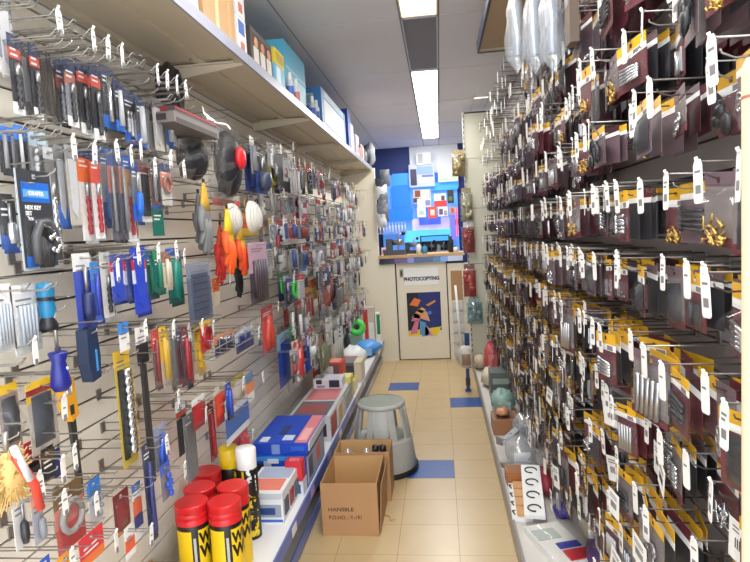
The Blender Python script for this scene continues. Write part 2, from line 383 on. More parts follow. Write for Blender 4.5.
# the counter on top of the partition
CT = 1.145
b = MB(); b.box(-.675, .26, PART_Y-.02, PART_Y+.42, CT, CT+.03, mat('wood_counter', (196, 160, 112), .45, var=.12, scale=12)); b.box(-.665, .25, PART_Y+.07, PART_Y+.40, .2, CT, mt_navy); tag(b.obj('counter'), 'wood edged counter above the ivory door', 'counter')
t = thing('glass_strip', 'shiny blue and purple strip along the front of the wood counter', 'panel', (-.2, PART_Y-.022, CT-.062))
b = MB(); xs = [-.46, -.3, -.16, -.09, .02, .12, .2, .28, .44]
for k, c in enumerate([(30, 26, 50), (96, 64, 120), (120, 130, 210), (30, 60, 130), (24, 70, 120), (40, 110, 160), (110, 150, 220), (190, 205, 235)]): b.box(xs[k], xs[k+1], -.004, .004, .003, .060, col(c, .2))
b.obj('strip', t)
machine(-.50, PART_Y+.14, CT+.03, 1.4, 'dark metal key machine at the near end of the wood counter', mat('machine_dark2', (70, 72, 76), .35, .4))
machine(-.325, PART_Y+.30, CT+.03, 1.0, 'second dark key machine along the wood counter', mat('machine_dark3', (44, 46, 52), .35, .3))
t = thing('box_of_keys', 'small white box on the counter beside the key machines', 'box', (-.62, PART_Y+.12, CT+.03))
b = MB(); b.box(-.03, .03, -.03, .03, 0, .09, M_WHITE); b.obj('carton', t); b = MB(); b.box(-.02, .02, -.0315, -.03, .02, .07, col((200, 60, 60))); b.obj('printed_panel', t)
for k, (x, c, h, lb) in enumerate(((-.235, (220, 226, 230), .13, 'white bottle between the key machines on the counter'), (-.17, (60, 140, 200), .10, 'blue bottle near the middle of the wood counter'), (.12, (30, 40, 50), .18, 'black bottle at the far right of the wood counter'), (.17, (226, 226, 226), .07, 'white cup at the right end of the wood counter'))):
    t = thing('bottle', lb, 'bottle', (x, PART_Y+.12, CT+.03))
    b = MB(); b.lathe([(0, 0), (.028, 0), (.03, h*.7), (.012, h*.85), (.012, h*.9)], col(c), 12); b.obj('bottle_body', t)
    b = MB(); b.lathe([(.014, h*.88), (.014, h), (0, h)], M_DARK, 10); b.obj('cap', t)

# ------------------------------------------------------------------ step stool on the floor
mt_stool = mat('stool_grey', (172, 173, 168), 0.42, var=.05, scale=30)
mt_stool2 = mat('stool_tread', (140, 150, 140), 0.6, var=.06, scale=50)
t = thing('step_stool', 'round grey plastic step stool standing on the tiled floor', 'step stool', (-.40, 3.43, 0), rz=.35)
SC = .96
def sp(l): return [(r*SC, z*SC) for r, z in l]
b = MB(); b.lathe(sp([(.217, .002), (.221, .012), (.219, .03), (.206, .032)]), M_BLACK, 40); b.obj('rubber_ring', t)
b = MB(); b.lathe(sp([(.207, .03), (.21, .035), (.188, .2), (.184, .215), (.172, .222), (.14, .218), (.132, .21), (0, .205)]), mt_stool, 40)
b.lathe(sp([(.132, .21), (.16, .19), (.195, .03)]), mt_stool, 40); b.obj('skirt', t)
for k in range(4):
    a = 2*PI*k/4-1.86; hw = .56
    q = MB(); n = 8
    prof = [(.182, .21), (.164, .33), (.147, .42)]
    q.lathe(sp(prof), mt_stool, n, a0=a-hw, a1=a+hw)
    q.lathe(sp([(r-.018, z) for r, z in reversed(prof)]), mt_stool, n, a0=a-hw, a1=a+hw)
    for s in (-hw, hw):
        c, si = math.cos(a+s), math.sin(a+s)
        q.add([(r*SC*c, r*SC*si, z*SC) for r, z in prof]+[((r-.018)*SC*c, (r-.018)*SC*si, z*SC) for r, z in prof], [(0, 1, 4, 3), (1, 2, 5, 4)], mt_stool)
    for s in (-hw*.5, hw*.5):
        c, si = math.cos(a+s), math.sin(a+s)
        q.tube([(.183*c*SC, .183*si*SC, .22*SC), (.149*c*SC, .149*si*SC, .415*SC)], .004, mt_stool, 6)
    q.obj('leg', t)
b = MB(); b.lathe(sp([(.138, .41), (.150, .413), (.154, .425), (.150, .437), (.140, .440)]), mt_stool, 40)
b.obj('top_rim', t)
b = MB(); b.lathe(sp([(.141, .438), (.12, .441), (.1, .4405), (.0, .4405)]), mt_stool2, 40)
for r in (.03, .06, .09, .12): b.lathe(sp([(r-.004, .4405), (r, .443), (r+.004, .4405)]), mt_stool2, 36)
b.lathe(sp([(.138, .41), (0, .41)]), mt_stool, 40)
b.obj('tread', t)

# ------------------------------------------------------------------ cardboard box on the floor
def open_box(loc, w, d, h, label, rz=0, flaps=()):
    t = thing('cardboard_box', label, 'box', loc, rz); e = .004
    b = MB()
    b.box(-w, w, -d, d, 0, e, M_CARD)
    for a in ((-w, w, -d, -d+e), (-w, w, d-e, d), (-w, -w+e, -d+e, d-e), (w-e, w, -d+e, d-e)): b.box(*a, e, h, M_CARD)
    for a in ((-w+e, w-e, -d+e, -d+e+.0008), (-w+e, w-e, d-e-.0008, d-e), (-w+e, -w+e+.0008, -d+e, d-e), (w-e-.0008, w-e, -d+e, d-e)): b.box(*a, e+.001, h-.002, M_CARDIN)
    b.obj('carton', t)
    for k, q in enumerate(flaps):
        f = MB(); f.box(*q[1:], M_CARDIN, M=q[0]); f.obj('flap', t)
    return t
bx, by = -.485, 2.80
t = open_box((bx, by, 0), .137, .175, .262, 'open brown cardboard box with printed lettering on the floor')
b = MB(); b.box(-.10, .085, -.1765, -.175, .0, .0015, M_CARDIN); b.obj('tape', t)
ink = mat('box_ink', (92, 66, 44), .8)
text('HANSBLE', .026, ink, t, (-.105, -.1755, .132), (PI/2, 0, 0), align='LEFT', sx=1.15)
text('P.O.NO. : Y-191', .026, ink, t, (-.103, -.1755, .092), (PI/2, 0, 0), align='LEFT', sx=.92)
q = MB(); q.box(.1385, .142, -.16, .17, .0, .255, M_CARD, M=Matrix.Rotation(.06, 4, 'Y')); q.obj('flap', t)
t = open_box((-.47, 3.085, 0), .15, .10, .27, 'brown box of clear tubs and black lids behind the lettered box')
for k, (x, y, c, lb) in enumerate(((-.08, -.04, None, 'crumpled clear bag in the rear box'), (.02, -.03, None, 'clear tub in the middle of the rear box'))):
    u = thing('clear_bag', lb, 'bag', (-.47+x, 3.08+y, .006)); b = MB(); b.ball((0, 0, .14), (.045, .05, .130), clear('frosty_film', gloss=.3, haze=.35), 10); b.obj('film', u)
    q = MB()
    for j in range(8): q.ball((R_.uniform(-.03, .03), R_.uniform(-.03, .03), R_.uniform(.14, .21)), .018, col((150, 152, 156), .3), 6)
    q.obj('fittings', u)
for k, x in enumerate((.075, .115)):
    u = thing('jar', 'black lidded jar at the %s corner of the rear box' % ('outer' if k else 'inner'), 'jar', (-.47+x-.005, 3.05, .006), group='black lidded jars in the rear box')
    b = MB(); b.lathe([(0, 0), (.018, 0), (.018, .24), (.014, .25)], col((200, 200, 200)), 12); b.obj('jar_body', u)
    b = MB(); b.lathe([(.019, .25), (.019, .275), (.015, .28), (0, .28)], M_BLACK, 12); b.obj('lid', u)
t = thing('paper_scrap', 'curled scrap of brown tape on the floor by the lettered box', 'scrap', (-.325, 2.80, .001), .5)
b = MB(); b.tube([(0, .03, .002), (.012, 0, .004), (.004, -.03, .002), (.02, -.05, .012)], .003, M_CARDIN, 5); b.obj('tape_curl', t)

# ------------------------------------------------------------------ gondola shelves on the left
SH_Z, SH_X = 2.115, -.70
bays = [(-.10, 1.06), (1.06, 2.21), (2.21, 3.34), (3.34, 4.36), (4.36, 5.40), (5.40, 6.32)]
bay_n = ['nearest overhead bay', 'second overhead bay', 'third overhead bay', 'fourth overhead bay', 'fifth overhead bay', 'last overhead bay by the end partition']
for k, (a, c) in enumerate(bays):
    t = thing('overhead_shelf', 'cream metal shelf with pale ticket edge, %s' % bay_n[k], 'shelf', (XL, a, SH_Z), group='overhead shelves above the tool wall')
    D = SH_X-XL; L = c-a-.003
    b = MB(); b.box(.009, D, 0, L, .012, .03, M_SHELF)
    b.box(.16, .20, .02, L-.02, .004, .012, M_SHELF); b.box(.012, .05, 0, L, -.004, .012, M_SHELF); b.box(D-.03, D-.002, 0, L, -.004, .012, M_SHELF); b.obj('shelf_plate', t)
    b = MB(); b.box(D-.002, D+.006, 0, L, -.006, .034, M_LIP); b.obj('ticket_strip', t)
    b = MB(); b.prism([(.009, -.045), (.03, -.05), (D-.01, -.012), (D-.01, .004), (.009, .004)], L-.025, L-.012, M_SHELF); b.box(.009, D-.02, L-.04, L-.002, -.002, .004, M_SHELF); b.obj('bracket', t)
    q = MB(); q.tube([(.17, L-.1, .002), (.17, L-.1, -.004)], .006, M_STEEL, 8); q.obj('bolt', t)
# end bracket of the run
b = MB(); b.prism([(XL+.01, 2.06), (XL+.04, 2.05), (SH_X+.004, 2.10), (SH_X+.004, 2.155), (XL+.01, 2.155)], 6.322, 6.328, mat('end_plate', (230, 224, 206), .5)); tag(b.obj('shelf_end_plate'), 'cream end plate closing the overhead shelves at the partition', 'plate')
LZ, LX = .25, -.662
lows = [(.6, 1.75), (1.75, 2.9), (2.9, 4.05), (4.05, 5.2), (5.2, 6.30)]
low_n = ['nearest bay under the tubs', 'second bay under the blue boxes', 'third bay behind the step stool', 'fourth bay', 'last bay by the partition']
for k, (a, c) in enumerate(lows):
    L = c-a-.003
    t = thing('low_shelf', 'white low shelf with blue ticket edge, %s' % low_n[k], 'shelf', (XL, a, LZ), group='low shelves on the tool side')
    D = LX-XL
    b = MB(); b.box(.01, D-.004, 0, L, -.02, 0, mat('white_shelf_board', (226, 226, 226), .4)); b.obj('shelf_board', t)
    b = MB(); b.box(D-.004, D+.004, 0, L, -.05, .006, M_BLUELIP if k < 3 else M_LIP)
    ts = b.obj('ticket_strip', t)
    for j in range(3): q = MB(); q.box(D+.004, D+.0055, .12+j*.36, .19+j*.36, -.043, -.004, M_WHITE if j % 2 else col((176, 150, 190))); q.obj('price_label', ts)
    b = MB(); b.prism([(.01, -.06), (D-.06, -.03), (D-.06, -.02), (.01, -.02)], L-.03, L-.02, M_SHELF); b.obj('bracket', t)
    t = thing('plinth_shelf', 'grey floor level shelf with blue edge, %s' % low_n[k], 'shelf', (XL, a, 0), group='floor level shelves on the tool side')
    D = -.695-XL
    b = MB(); b.box(.01, D, 0, L, .04, .055, mat('plinth_board', (206, 206, 204), .4)); b.obj('shelf_board', t)
    b = MB(); b.box(D, D+.008, 0, L, .012, .066, M_BLUELIP if k < 3 else M_LIP); b.obj('ticket_strip', t)
    b = MB(); b.box(.05, D-.03, 0, L, 0, .04, M_BLACK); b.obj('kick_plate', t)

# ------------------------------------------------------------------ cartons and other shelf goods
def carton(label, loc, w, d, h, c, panels=(), rz=0, name='carton', cat='box', group=None, rot=None):
    """a printed box; w along x, d along y. panels: (face, u0, u1, v0, v1, colour)"""
    t = thing(name, label, cat, loc, rz, group, rot)
    b = MB(); b.box(-w/2, w/2, -d/2, d/2, 0, h, col(c)); b.obj('box_body', t)
    e = .0008
    for (f, u0, u1, v0, v1, pc) in panels:
        q = MB(); e += .0005
        if f == 'front': q.box(-w/2+w*u0, -w/2+w*u1, -d/2-e, -d/2+.0002, h*v0, h*v1, col(pc))
        elif f == 'side': q.box(w/2-.0002, w/2+e, -d/2+d*u0, -d/2+d*u1, h*v0, h*v1, col(pc))
        else: q.box(-w/2+w*u0, -w/2+w*u1, -d/2+d*v0, -d/2+d*v1, h-.0002, h+e, col(pc))
        q.obj({'front': 'front_print', 'side': 'side_print', 'top': 'top_print'}[f], t)
    return t
# bundle of packets hanging off the shelf end
t = thing('packet_bundle', 'grey and white packets hanging off the far overhead shelf end', 'packets', (at(383, 180, 'Y', 6.26).x, 6.26, 2.08)); rb = random.Random(12)
for k in range(7):
    b = MB(); w_, h_ = rb.uniform(.04, .07), rb.uniform(.14, .2); x_, z_ = rb.uniform(-.05, .05), -.06-k*.075
    b.pillow(x_-w_, x_+w_, z_-h_*.5, z_+h_*.5, .03, col(rb.choice([(206, 208, 212), (110, 116, 124), (60, 64, 74), (180, 186, 196), (90, 96, 104)])), rb, yb=.03-k*.01); b.obj('hanging_packet', t)
b = MB(); b.tube([(-.02, .035, .03), (-.02, .035, -.55)], .003, M_WIRE, 5); b.obj('hang_wire', t)
# --- tubs with red lids
t_black = mat('tub_black', (24, 22, 20), .4)
def bent_text(body, size, R, ang, zc, mt, parent, vertical=False, sx=1.0, name='lettering', al='CENTER'):
    """lettering wrapped round an upright can of radius R"""
    cu = bpy.data.curves.new('tmp', 'FONT'); cu.body = body; cu.size = size; cu.align_x = al; cu.align_y = 'CENTER'; cu.offset = size*.045
    o = bpy.data.objects.new('tmp', cu); C.objects.link(o)
    dg = bpy.context.evaluated_depsgraph_get(); me = bpy.data.meshes.new_from_object(o.evaluated_get(dg))
    bpy.data.objects.remove(o); bpy.data.curves.remove(cu)
    for v in me.vertices:
        x, y = v.co.x*sx, v.co.y
        if vertical: x, y = -y, x
        a = ang + x/R
        v.co = (R*math.cos(a), R*math.sin(a), zc+y)
    me.materials.clear(); me.materials.append(mt)
    return put(name, me, parent)
def tub(loc, rz, label):
    t = thing('wipes_tub', label, 'tub', loc, rz, 'red lidded yellow tubs of wipes'); R = .055; Hh = .30
    b = MB(); b.lathe([(0, 0), (R-.003, 0), (R, .004), (R, Hh-.075), (R-.004, Hh-.064)], t_black, 32); b.obj('tub_body', t)
    q = MB()
    for a0, a1 in ((-2.9, -1.78), (-1.36, .6), (1.0, 2.6)):
        q.lathe([(R+.0006, .004), (R+.0006, Hh-.085)], M_TUBYEL, 14, a0=a0, a1=a1)
    yl = q.obj('yellow_label', t)
    q = MB()
    q.lathe([(R+.0012, .09), (R+.0012, Hh-.11)], mat('label_grey', (176, 176, 170), .5), 4, a0=-1.68, a1=-1.52); q.obj('side_caption', t)
    bent_text('WONDER', .054, R+.0016, -1.30, Hh-.118, t_black, yl, sx=.82, al='LEFT'); bent_text('WIPES', .060, R+.0016, -1.30, Hh-.165, t_black, yl, sx=.86, al='LEFT')
    q = MB(); RL = R+.002
    q.lathe([(RL, Hh-.068), (RL, Hh-.05), (RL-.002, Hh-.048), (RL, Hh-.046), (RL, Hh-.03), (RL-.002, Hh-.028), (RL, Hh-.026), (RL, Hh-.003)], M_RED, 36); q.lathe([(RL, Hh-.003), (RL-.003, Hh)], M_RED, 36); q.lathe([(RL-.003, Hh), (0, Hh)], M_RED, 36, smooth=False); q.obj('lid', t)
tub_l = [((224, 500), 'red lidded yellow tub nearest the shelf edge, front row'), ((191, 501), 'red lidded yellow tub at the front, closest to the hooks'), ((198, 489), 'red lidded yellow tub behind the front one by the hooks'),
         ((230.5, 487), 'red lidded yellow tub behind the front one at shelf edge'), ((203, 476.5), 'red lidded yellow tub furthest back by the tool wall')]
TUBS = []
for p, lb in tub_l:
    q = at(*p, 'Z', LZ+.30); TUBS.append(q)
    o_ = {203: (-.012, .06), 198: (-.006, .025), 230.5: (.0, .02)}.get(p[0], (0, 0))
    tub((q.x+o_[0], q.y+o_[1], LZ), math.atan2(-q.y, -q.x)+PI/2+.05, lb)
def aerosol(loc, label, capc, word, R=.042, Hh=.37):
    t = thing('aerosol_can', label, 'spray can', loc, math.atan2(-loc[1], -loc[0])+PI/2)
    b = MB(); b.lathe([(0, 0), (R, .002), (R, Hh-.085), (R-.006, Hh-.075)], t_black, 28); can = b.obj('can', t)
    q = MB(); q.lathe([(R-.002, Hh-.082), (R-.001, Hh-.008), (R-.006, Hh), (0, Hh)], mat('cap_%d' % capc[2], capc, .35), 28); q.obj('cap', t)
    if word:
        bent_text('survey', .074, R+.0008, -1.32, .105, mat('can_yellow', (236, 206, 40), .4), can, True, .92)
        bent_text('line', .074, R+.0008, -1.32, .247, M_WHITE, can, True, .98)
        q = MB(); q.lathe([(R+.0006, .20), (R+.0006, .285)], mat('can_yellow', (236, 206, 40), .4), 4, a0=-2.1, a1=-1.9); q.obj('yellow_stripe', t)
    else:
        bent_text('survey', .062, R+.0008, -.95, .22, mat('can_yellow', (236, 206, 40), .4), can, True, .8)
    return t
q = at(251, 537, 'Z', LZ); aerosol((q.x, q.y+.01, LZ), 'tall black spray can with white cap and yellow lettering', (232, 232, 230), True)
q = at(219.5, 455, 'Z', LZ+.36); aerosol((q.x+.002, q.y+.09, LZ), 'black spray can with yellow cap behind the red lids', (236, 200, 24), False, Hh=.36)
for p, lb in (((246, 543), 'small red jar peeping out beside the tub at shelf edge'), ((238, 556), 'small red jar low in front of the tub at shelf edge')):
    q = at(*p, 'Z', LZ+.03); t = thing('red_jar', lb, 'jar', (q.x, q.y, LZ)); b = MB(); b.lathe([(0, 0), (.016, 0), (.016, .03), (0, .032)], M_RED, 16); b.obj('jar_body', t); b = MB(); b.lathe([(.018, .031), (.018, .05), (0, .051)], M_RED, 16); b.obj('lid', t)
q = at(236, 480, 'Z', LZ+.22)
t = thing('red_bottle', 'pinkish red bottle between the two capped spray cans', 'bottle', (q.x-.03, q.y+.18, LZ)); b = MB(); b.lathe([(0, 0), (.04, .0), (.042, .2), (.03, .25), (.034, .3), (.03, .34), (0, .345)], mat('red_plastic', (200, 70, 80), .4), 16); b.obj('bottle_body', t)
# shallow cardboard tray by the wall
t = thing('display_tray', 'shallow brown cardboard tray on the low shelf by hooks', 'tray', (-.955, 1.60, LZ), .0)
b = MB()
for a in ((-.08, .08, -.2, .2, 0, .004), (.076, .08, -.2, .2, .004, .11), (-.08, -.076, -.2, .2, .004, .12), (-.076, .076, -.2, -.196, .004, .11), (-.076, .076, .196, .2, .004, .11)): b.box(*a, M_CARD)
b.obj('tray_body', t)
q = MB(); q.box(.0802, .0815, -.19, .19, .02, .06, mat('tray_yellow', (190, 156, 40), .5)); q.obj('side_print', t)
WH, BL, RE = (228, 230, 232), (40, 84, 176), (206, 60, 60)
carton('white and blue tool box lying behind the white capped spray can', (-.785, 2.40, LZ), .17, .27, .135, WH,
       [('front', .02, .98, .06, .14, (60, 100, 190)), ('front', .06, .95, .22, .62, (150, 160, 176)), ('front', .1, .8, .3, .52, (50, 70, 130)), ('front', .02, .98, .8, .98, (196, 200, 206)), ('top', .1, .9, .1, .5, (226, 130, 110)), ('top', .1, .95, .55, .95, (170, 184, 206)),
        ('side', .08, .3, .2, .7, (70, 76, 100)), ('side', .4, .62, .2, .7, (150, 60, 60)), ('side', .7, .95, .2, .7, (90, 96, 110))])
carton('bright blue power tool box under a thinner blue box', (-.806, 2.80, LZ), .262, .42, .165, (24, 74, 178),
       [('front', .0, .22, .45, .78, (30, 34, 44)), ('front', .22, .36, .2, .9, (170, 186, 210)), ('front', .36, .6, .28, .36, (190, 206, 236)), ('front', .0, .98, .86, .98, (60, 140, 214)), ('front', .3, .5, .78, .92, (206, 214, 226)), ('side', .05, .95, .1, .9, (150, 160, 178)), ('side', .1, .3, .2, .8, (70, 84, 110)), ('side', .5, .7, .3, .8, (196, 110, 110))])
carton('thin bright blue box with pink panel lying on top of another', (-.802, 2.82, LZ+.166), .268, .42, .052, (24, 70, 184),
       [('top', .76, .99, .02, .98, (222, 130, 136)), ('top', .8, .95, .1, .5, (236, 180, 180)), ('top', .35, .5, .3, .6, (40, 60, 110)), ('top', .1, .25, .05, .2, (206, 216, 232)), ('top', .5, .7, .1, .25, (200, 210, 230)), ('front', .35, .5, .0, .9, (120, 150, 206)), ('front', .7, .95, .3, .7, (40, 96, 200)), ('side', .05, .95, .1, .9, (200, 206, 212))])
carton('small red carton standing against the blue power tool box', (-.715, 2.545, LZ+.075), .078, .06, .09, (206, 44, 56), [('front', .3, .7, .25, .55, (230, 150, 150)), ('top', .2, .8, .2, .8, (222, 120, 120))])
carton('white box lying under the small red carton', (-.735, 2.553, LZ), .12, .075, .072, (206, 210, 216), [('front', .1, .9, .2, .8, (60, 90, 160))])
carton('long grey and white box with red pictures beyond the blue boxes', (-.80, 3.65, LZ), .25, .88, .15, (196, 198, 202),
       [('top', .08, .9, .02, .34, (96, 100, 108)), ('top', .15, .8, .06, .28, (150, 80, 84)), ('top', .1, .9, .38, .7, (206, 120, 124)), ('top', .05, .95, .74, .98, (224, 222, 220)), ('front', .05, .5, .3, .8, (216, 218, 222)), ('front', .5, .9, .2, .7, (50, 46, 50)),
        ('side', .02, .2, .15, .9, (170, 60, 60)), ('side', .25, .5, .1, .9, (206, 206, 206)), ('side', .3, .42, .2, .8, (214, 160, 70)), ('side', .6, .9, .2, .8, (150, 152, 156))])
carton('white box with dark tool picture lying on the long grey box', (-.80, 3.86, LZ+.15), .2, .13, .07, (212, 214, 220), [('front', .1, .3, .5, .9, (60, 60, 70)), ('front', .12, .4, .15, .35, (150, 150, 158)), ('front', .55, .9, .15, .85, (34, 38, 60)), ('top', .1, .9, .1, .9, (200, 204, 214))])
carton('yellow packet beside the white box with dark tool picture', (-.70, 4.0, LZ+.15), .07, .14, .04, (220, 210, 110), [('top', .1, .9, .1, .9, (232, 226, 160))])
carton('red and black carton lying beyond the white tool box', (-.86, 4.18, LZ+.0), .22, .16, .26, (196, 60, 50), [('front', .1, .9, .3, .95, (110, 70, 70)), ('front', .3, .7, .5, .9, (200, 196, 196)), ('top', .1, .9, .1, .9, (226, 150, 130))])
carton('yellow boxed blade by the shelf edge beyond the long box', (-.72, 4.25, LZ), .08, .2, .10, (222, 204, 90), [('top', .2, .8, .1, .9, (50, 50, 50)), ('side', .1, .9, .1, .9, (230, 226, 200))])
carton('cream carton standing at the shelf edge past the yellow box', (-.70, 4.62, LZ), .06, .2, .16, (216, 206, 176), [('side', .1, .9, .2, .8, (196, 190, 176)), ('front', .1, .9, .1, .9, (224, 214, 196))])
carton('grey metal tin under the far white bags', (-.80, 4.75, LZ), .12, .2, .13, (120, 122, 124), [('front', .1, .9, .2, .8, (80, 80, 84))])
def softbag(label, p, s, c, c2=None, name='soft_bag', sd=1):
    t = thing(name, label, 'bag', p); r = random.Random(sd)
    b = MB(); n = 12; vs = []; fs = []
    for i in range(7):
        a = PI*i/6
        for j in range(n):
            k = .82+.3*r.random()
            vs.append((s[0]*math.sin(a)*math.cos(2*PI*j/n)*k, s[1]*math.sin(a)*math.sin(2*PI*j/n)*k, max(0, s[2]*(1-math.cos(a))*.5*(.9+.2*r.random()))))
    fs = [(i*n+j, i*n+(j+1) % n, (i+1)*n+(j+1) % n, (i+1)*n+j) for i in range(6) for j in range(n)]
    b.add(vs, fs, c if not isinstance(c, tuple) else col(c), True); b.obj('bag_body', t)
    if c2:
        q = MB(); q.pillow(-s[0]*.5, s[0]*.5, s[2]*.2, s[2]*.7, .01, col(c2), r, yb=-s[1]*.9); q.obj('printed_label', t)
    return t
softbag('crumpled white packet with pink print among the far clutter', (-.82, 5.05, LZ), (.13, .17, .19), WH, (220, 150, 150), sd=3)
softbag('grey white packet beside the far white one', (-.93, 4.75, LZ), (.08, .15, .16), (200, 202, 206), sd=4)
softbag('bright blue plastic bag lying near the far shelf end', (-.76, 5.55, LZ), (.15, .2, .14), (70, 146, 216), (120, 180, 230), sd=5)
softbag('black lump of wrapped goods at the back of the far shelf', (-.96, 5.4, LZ), (.07, .1, .30), (40, 40, 44), sd=6)
def tape_roll(label, p, R, r, w, c, tilt):
    t = thing('tape_roll', label, 'tape roll', p, rot=(tilt, 0, 0))
    b = MB(); b.lathe([(r, -w/2), (R, -w/2), (R, w/2), (r, w/2), (r, -w/2)], col(c), 24); b.obj('roll', t)
    b = MB(); b.lathe([(r*.99, -w/2), (r*.9, -w/2), (r*.9, w/2), (r*.99, w/2)], M_DARK, 20); b.obj('core', t)
carton('white carton under the bright green tape roll', (-.90, 5.85, LZ), .16, .16, .17, (214, 214, 210), [('front', .1, .9, .1, .9, (180, 196, 180))])
tape_roll('bright green roll of tape on the far shelf end', (-.86, 5.66, LZ+.255), .085, .03, .05, (80, 220, 90), 1.2)
carton('tall red and white carton at the far end of the low shelf', (-.79, 6.1, LZ), .12, .12, .40, (206, 190, 180), [('front', .05, .45, .1, .95, (196, 60, 50)), ('front', .5, .95, .1, .6, (226, 226, 220))])
carton('dark carton behind the green tape roll', (-.97, 6.08, LZ), .13, .12, .36, (56, 52, 52), [('front', .1, .9, .5, .9, (90, 84, 80))])
carton('green and white carton in the last corner of the shelf', (-.70, 6.15, LZ), .05, .1, .33, (230, 230, 226), [('front', .3, 1, .3, .95, (30, 130, 80))])
# floor-level shelf goods
carton('red and dark brick shaped packet on the floor level shelf', (-.80, 2.98, .055), .14, .2, .09, (150, 60, 56), [('side', .05, .95, .1, .6, (60, 46, 46)), ('top', .1, .9, .1, .9, (176, 80, 70))], rz=-.3)
carton('pale yellow tray on the floor level shelf below spray cans', (-.86, 2.25, .055), .2, .3, .06, (196, 190, 140), [('top', .1, .9, .1, .9, (150, 150, 120))])
carton('white carton on the floor level shelf behind the step stool', (-.80, 3.72, .055), .15, .3, .11, (206, 206, 200), [('side', .1, .4, .2, .8, (80, 60, 56)), ('side', .5, .9, .2, .8, (176, 130, 110))])
carton('brown and black carton on the floor level shelf further along', (-.80, 4.2, .055), .14, .26, .12, (70, 52, 46), [('side', .1, .6, .2, .8, (206, 190, 176))])
softbag('small dark red pouch by the far floor level shelf', (-.76, 4.75, .055), (.05, .06, .10), (140, 50, 44), sd=8)
carton('pale carton on the far floor level shelf', (-.80, 5.3, .055), .14, .3, .1, (200, 196, 190), [('side', .1, .5, .2, .8, (90, 80, 76))])

# ------------------------------------------------------------------ goods on the overhead shelf
OZ = SH_Z+.031
carton('large plain brown carton up on the overhead shelf', (-.80, 1.99, OZ), .17, .30, .36, (196, 156, 110), [('side', .36, .46, 0, 1, (222, 196, 150)), ('side', .75, .85, 0, 1, (206, 166, 116)), ('front', .1, .6, .2, .5, (176, 136, 92))])
carton('white carton at the near end beside the brown overhead carton', (-.79, 1.66, OZ), .16, .26, .12, (222, 222, 222), [('side', .3, .7, .2, .8, (186, 190, 200))])
for k, (yy, zz, lb) in enumerate(((2.215, 0, 'lower'), (2.215, .145, 'upper'))):
    carton('%s white packet with blue and red print beside the brown carton' % lb, (-.765, yy, OZ+zz), .10, .10, .142, WH, [('side', .15, .8, .55, .9, (70, 110, 190)), ('side', .3, .7, .12, .35, (200, 110, 90)), ('front', .1, .9, .1, .9, (210, 216, 226))])
t = carton('dark display box of pale handled brushes on overhead shelf', (-.80, 2.47, OZ), .17, .30, .155, (70, 62, 58), [('side', .02, .98, .86, .98, (90, 84, 80))])
for k in range(3):
    q = MB(); q.box(.0855, .089, -.12+k*.09, -.06+k*.09, .02, .08, mat('pale_handle', (214, 210, 200), .4)); q.ball((.088, -.09+k*.09, .1), (.006, .022, .024), mat('copper_disc', (206, 140, 110), .35)); q.obj('pictured_brush', t)
carton('yellow topped carton stacked on a pale blue carton overhead', (-.775, 2.755, OZ+.105), .12, .16, .07, (226, 206, 60), [('side', .1, .9, .2, .8, (196, 170, 60))])
carton('pale blue carton with white label under the yellow carton', (-.775, 2.755, OZ), .12, .16, .104, (130, 190, 222), [('side', .1, .5, .1, .9, (220, 232, 240)), ('front', .1, .9, .3, .9, (90, 160, 206))])
carton('tall cyan carton standing on the overhead shelf', (-.84, 3.18, OZ), .20, .46, .30, (86, 180, 214), [('side', .05, .95, .55, .6, (140, 206, 230)), ('side', .5, .95, .1, .5, (160, 212, 232)), ('front', .2, .8, .2, .5, (110, 194, 224))])
for k, (yy, c) in enumerate(((2.93, (190, 196, 214)), (3.06, (206, 210, 222)), (3.46, (190, 196, 212)), (3.57, (206, 212, 226)))):
    t = thing('glue_bottle', 'small white bottle with blue label, %s along the overhead edge' % nth(k+1), 'bottle', (-.716, yy, OZ), group='white bottles on the overhead edge')
    b = MB(); b.lathe([(0, 0), (.018, 0), (.019, .075), (.010, .09)], col(c), 12); b.obj('bottle_body', t)
    b = MB(); b.lathe([(.0196, .015), (.0196, .055)], col((70, 104, 186) if k != 1 else (190, 120, 120)), 12); b.obj('label', t)
    b = MB(); b.lathe([(.011, .088), (.010, .125), (0, .127)], M_WHITE, 10); b.obj('cap', t)
carton('large mid blue carton with white end window overhead', (-.815, 4.20, OZ), .21, .95, .245, (60, 122, 184), [('side', .08, .9, .12, .75, (206, 216, 226)), ('side', .08, .9, .8, .97, (150, 186, 206)), ('front', .35, .75, .55, .85, (170, 190, 190)), ('front', .4, .7, .6, .8, (130, 160, 180)), ('front', .3, .8, .1, .4, (70, 134, 196))])
carton('dark blue folder box behind the large mid blue carton', (-.79, 4.86, OZ), .17, .14, .32, (36, 70, 160), [('side', .2, .8, .2, .8, (44, 82, 176))])
carton('grey white carton with small black marks beyond the blue folder', (-.80, 5.08, OZ), .16, .24, .25, (206, 202, 200), [('front', .3, .5, .55, .65, (50, 50, 56)), ('front', .3, .5, .8, .88, (50, 50, 56)), ('front', .2, .8, .2, .45, (220, 180, 150)), ('side', .2, .8, .2, .8, (190, 186, 196))])
carton('white and pink carton in front of the far overhead clutter', (-.78, 5.36, OZ), .14, .2, .19, (214, 206, 216), [('side', .2, .9, .2, .6, (206, 100, 130)), ('front', .2, .8, .2, .8, (190, 190, 220))])
carton('orange and white carton with black stripe near the shelf end', (-.78, 5.64, OZ), .15, .22, .14, (222, 216, 200), [('front', .0, .3, .1, .9, (236, 140, 50)), ('front', .3, 1, .75, .98, (36, 34, 34)), ('side', .1, .6, .1, .9, (214, 80, 60))])
softbag('white lumpy packet on top of the far overhead goods', (-.82, 5.88, OZ), (.09, .1, .22), (226, 226, 222), sd=11)
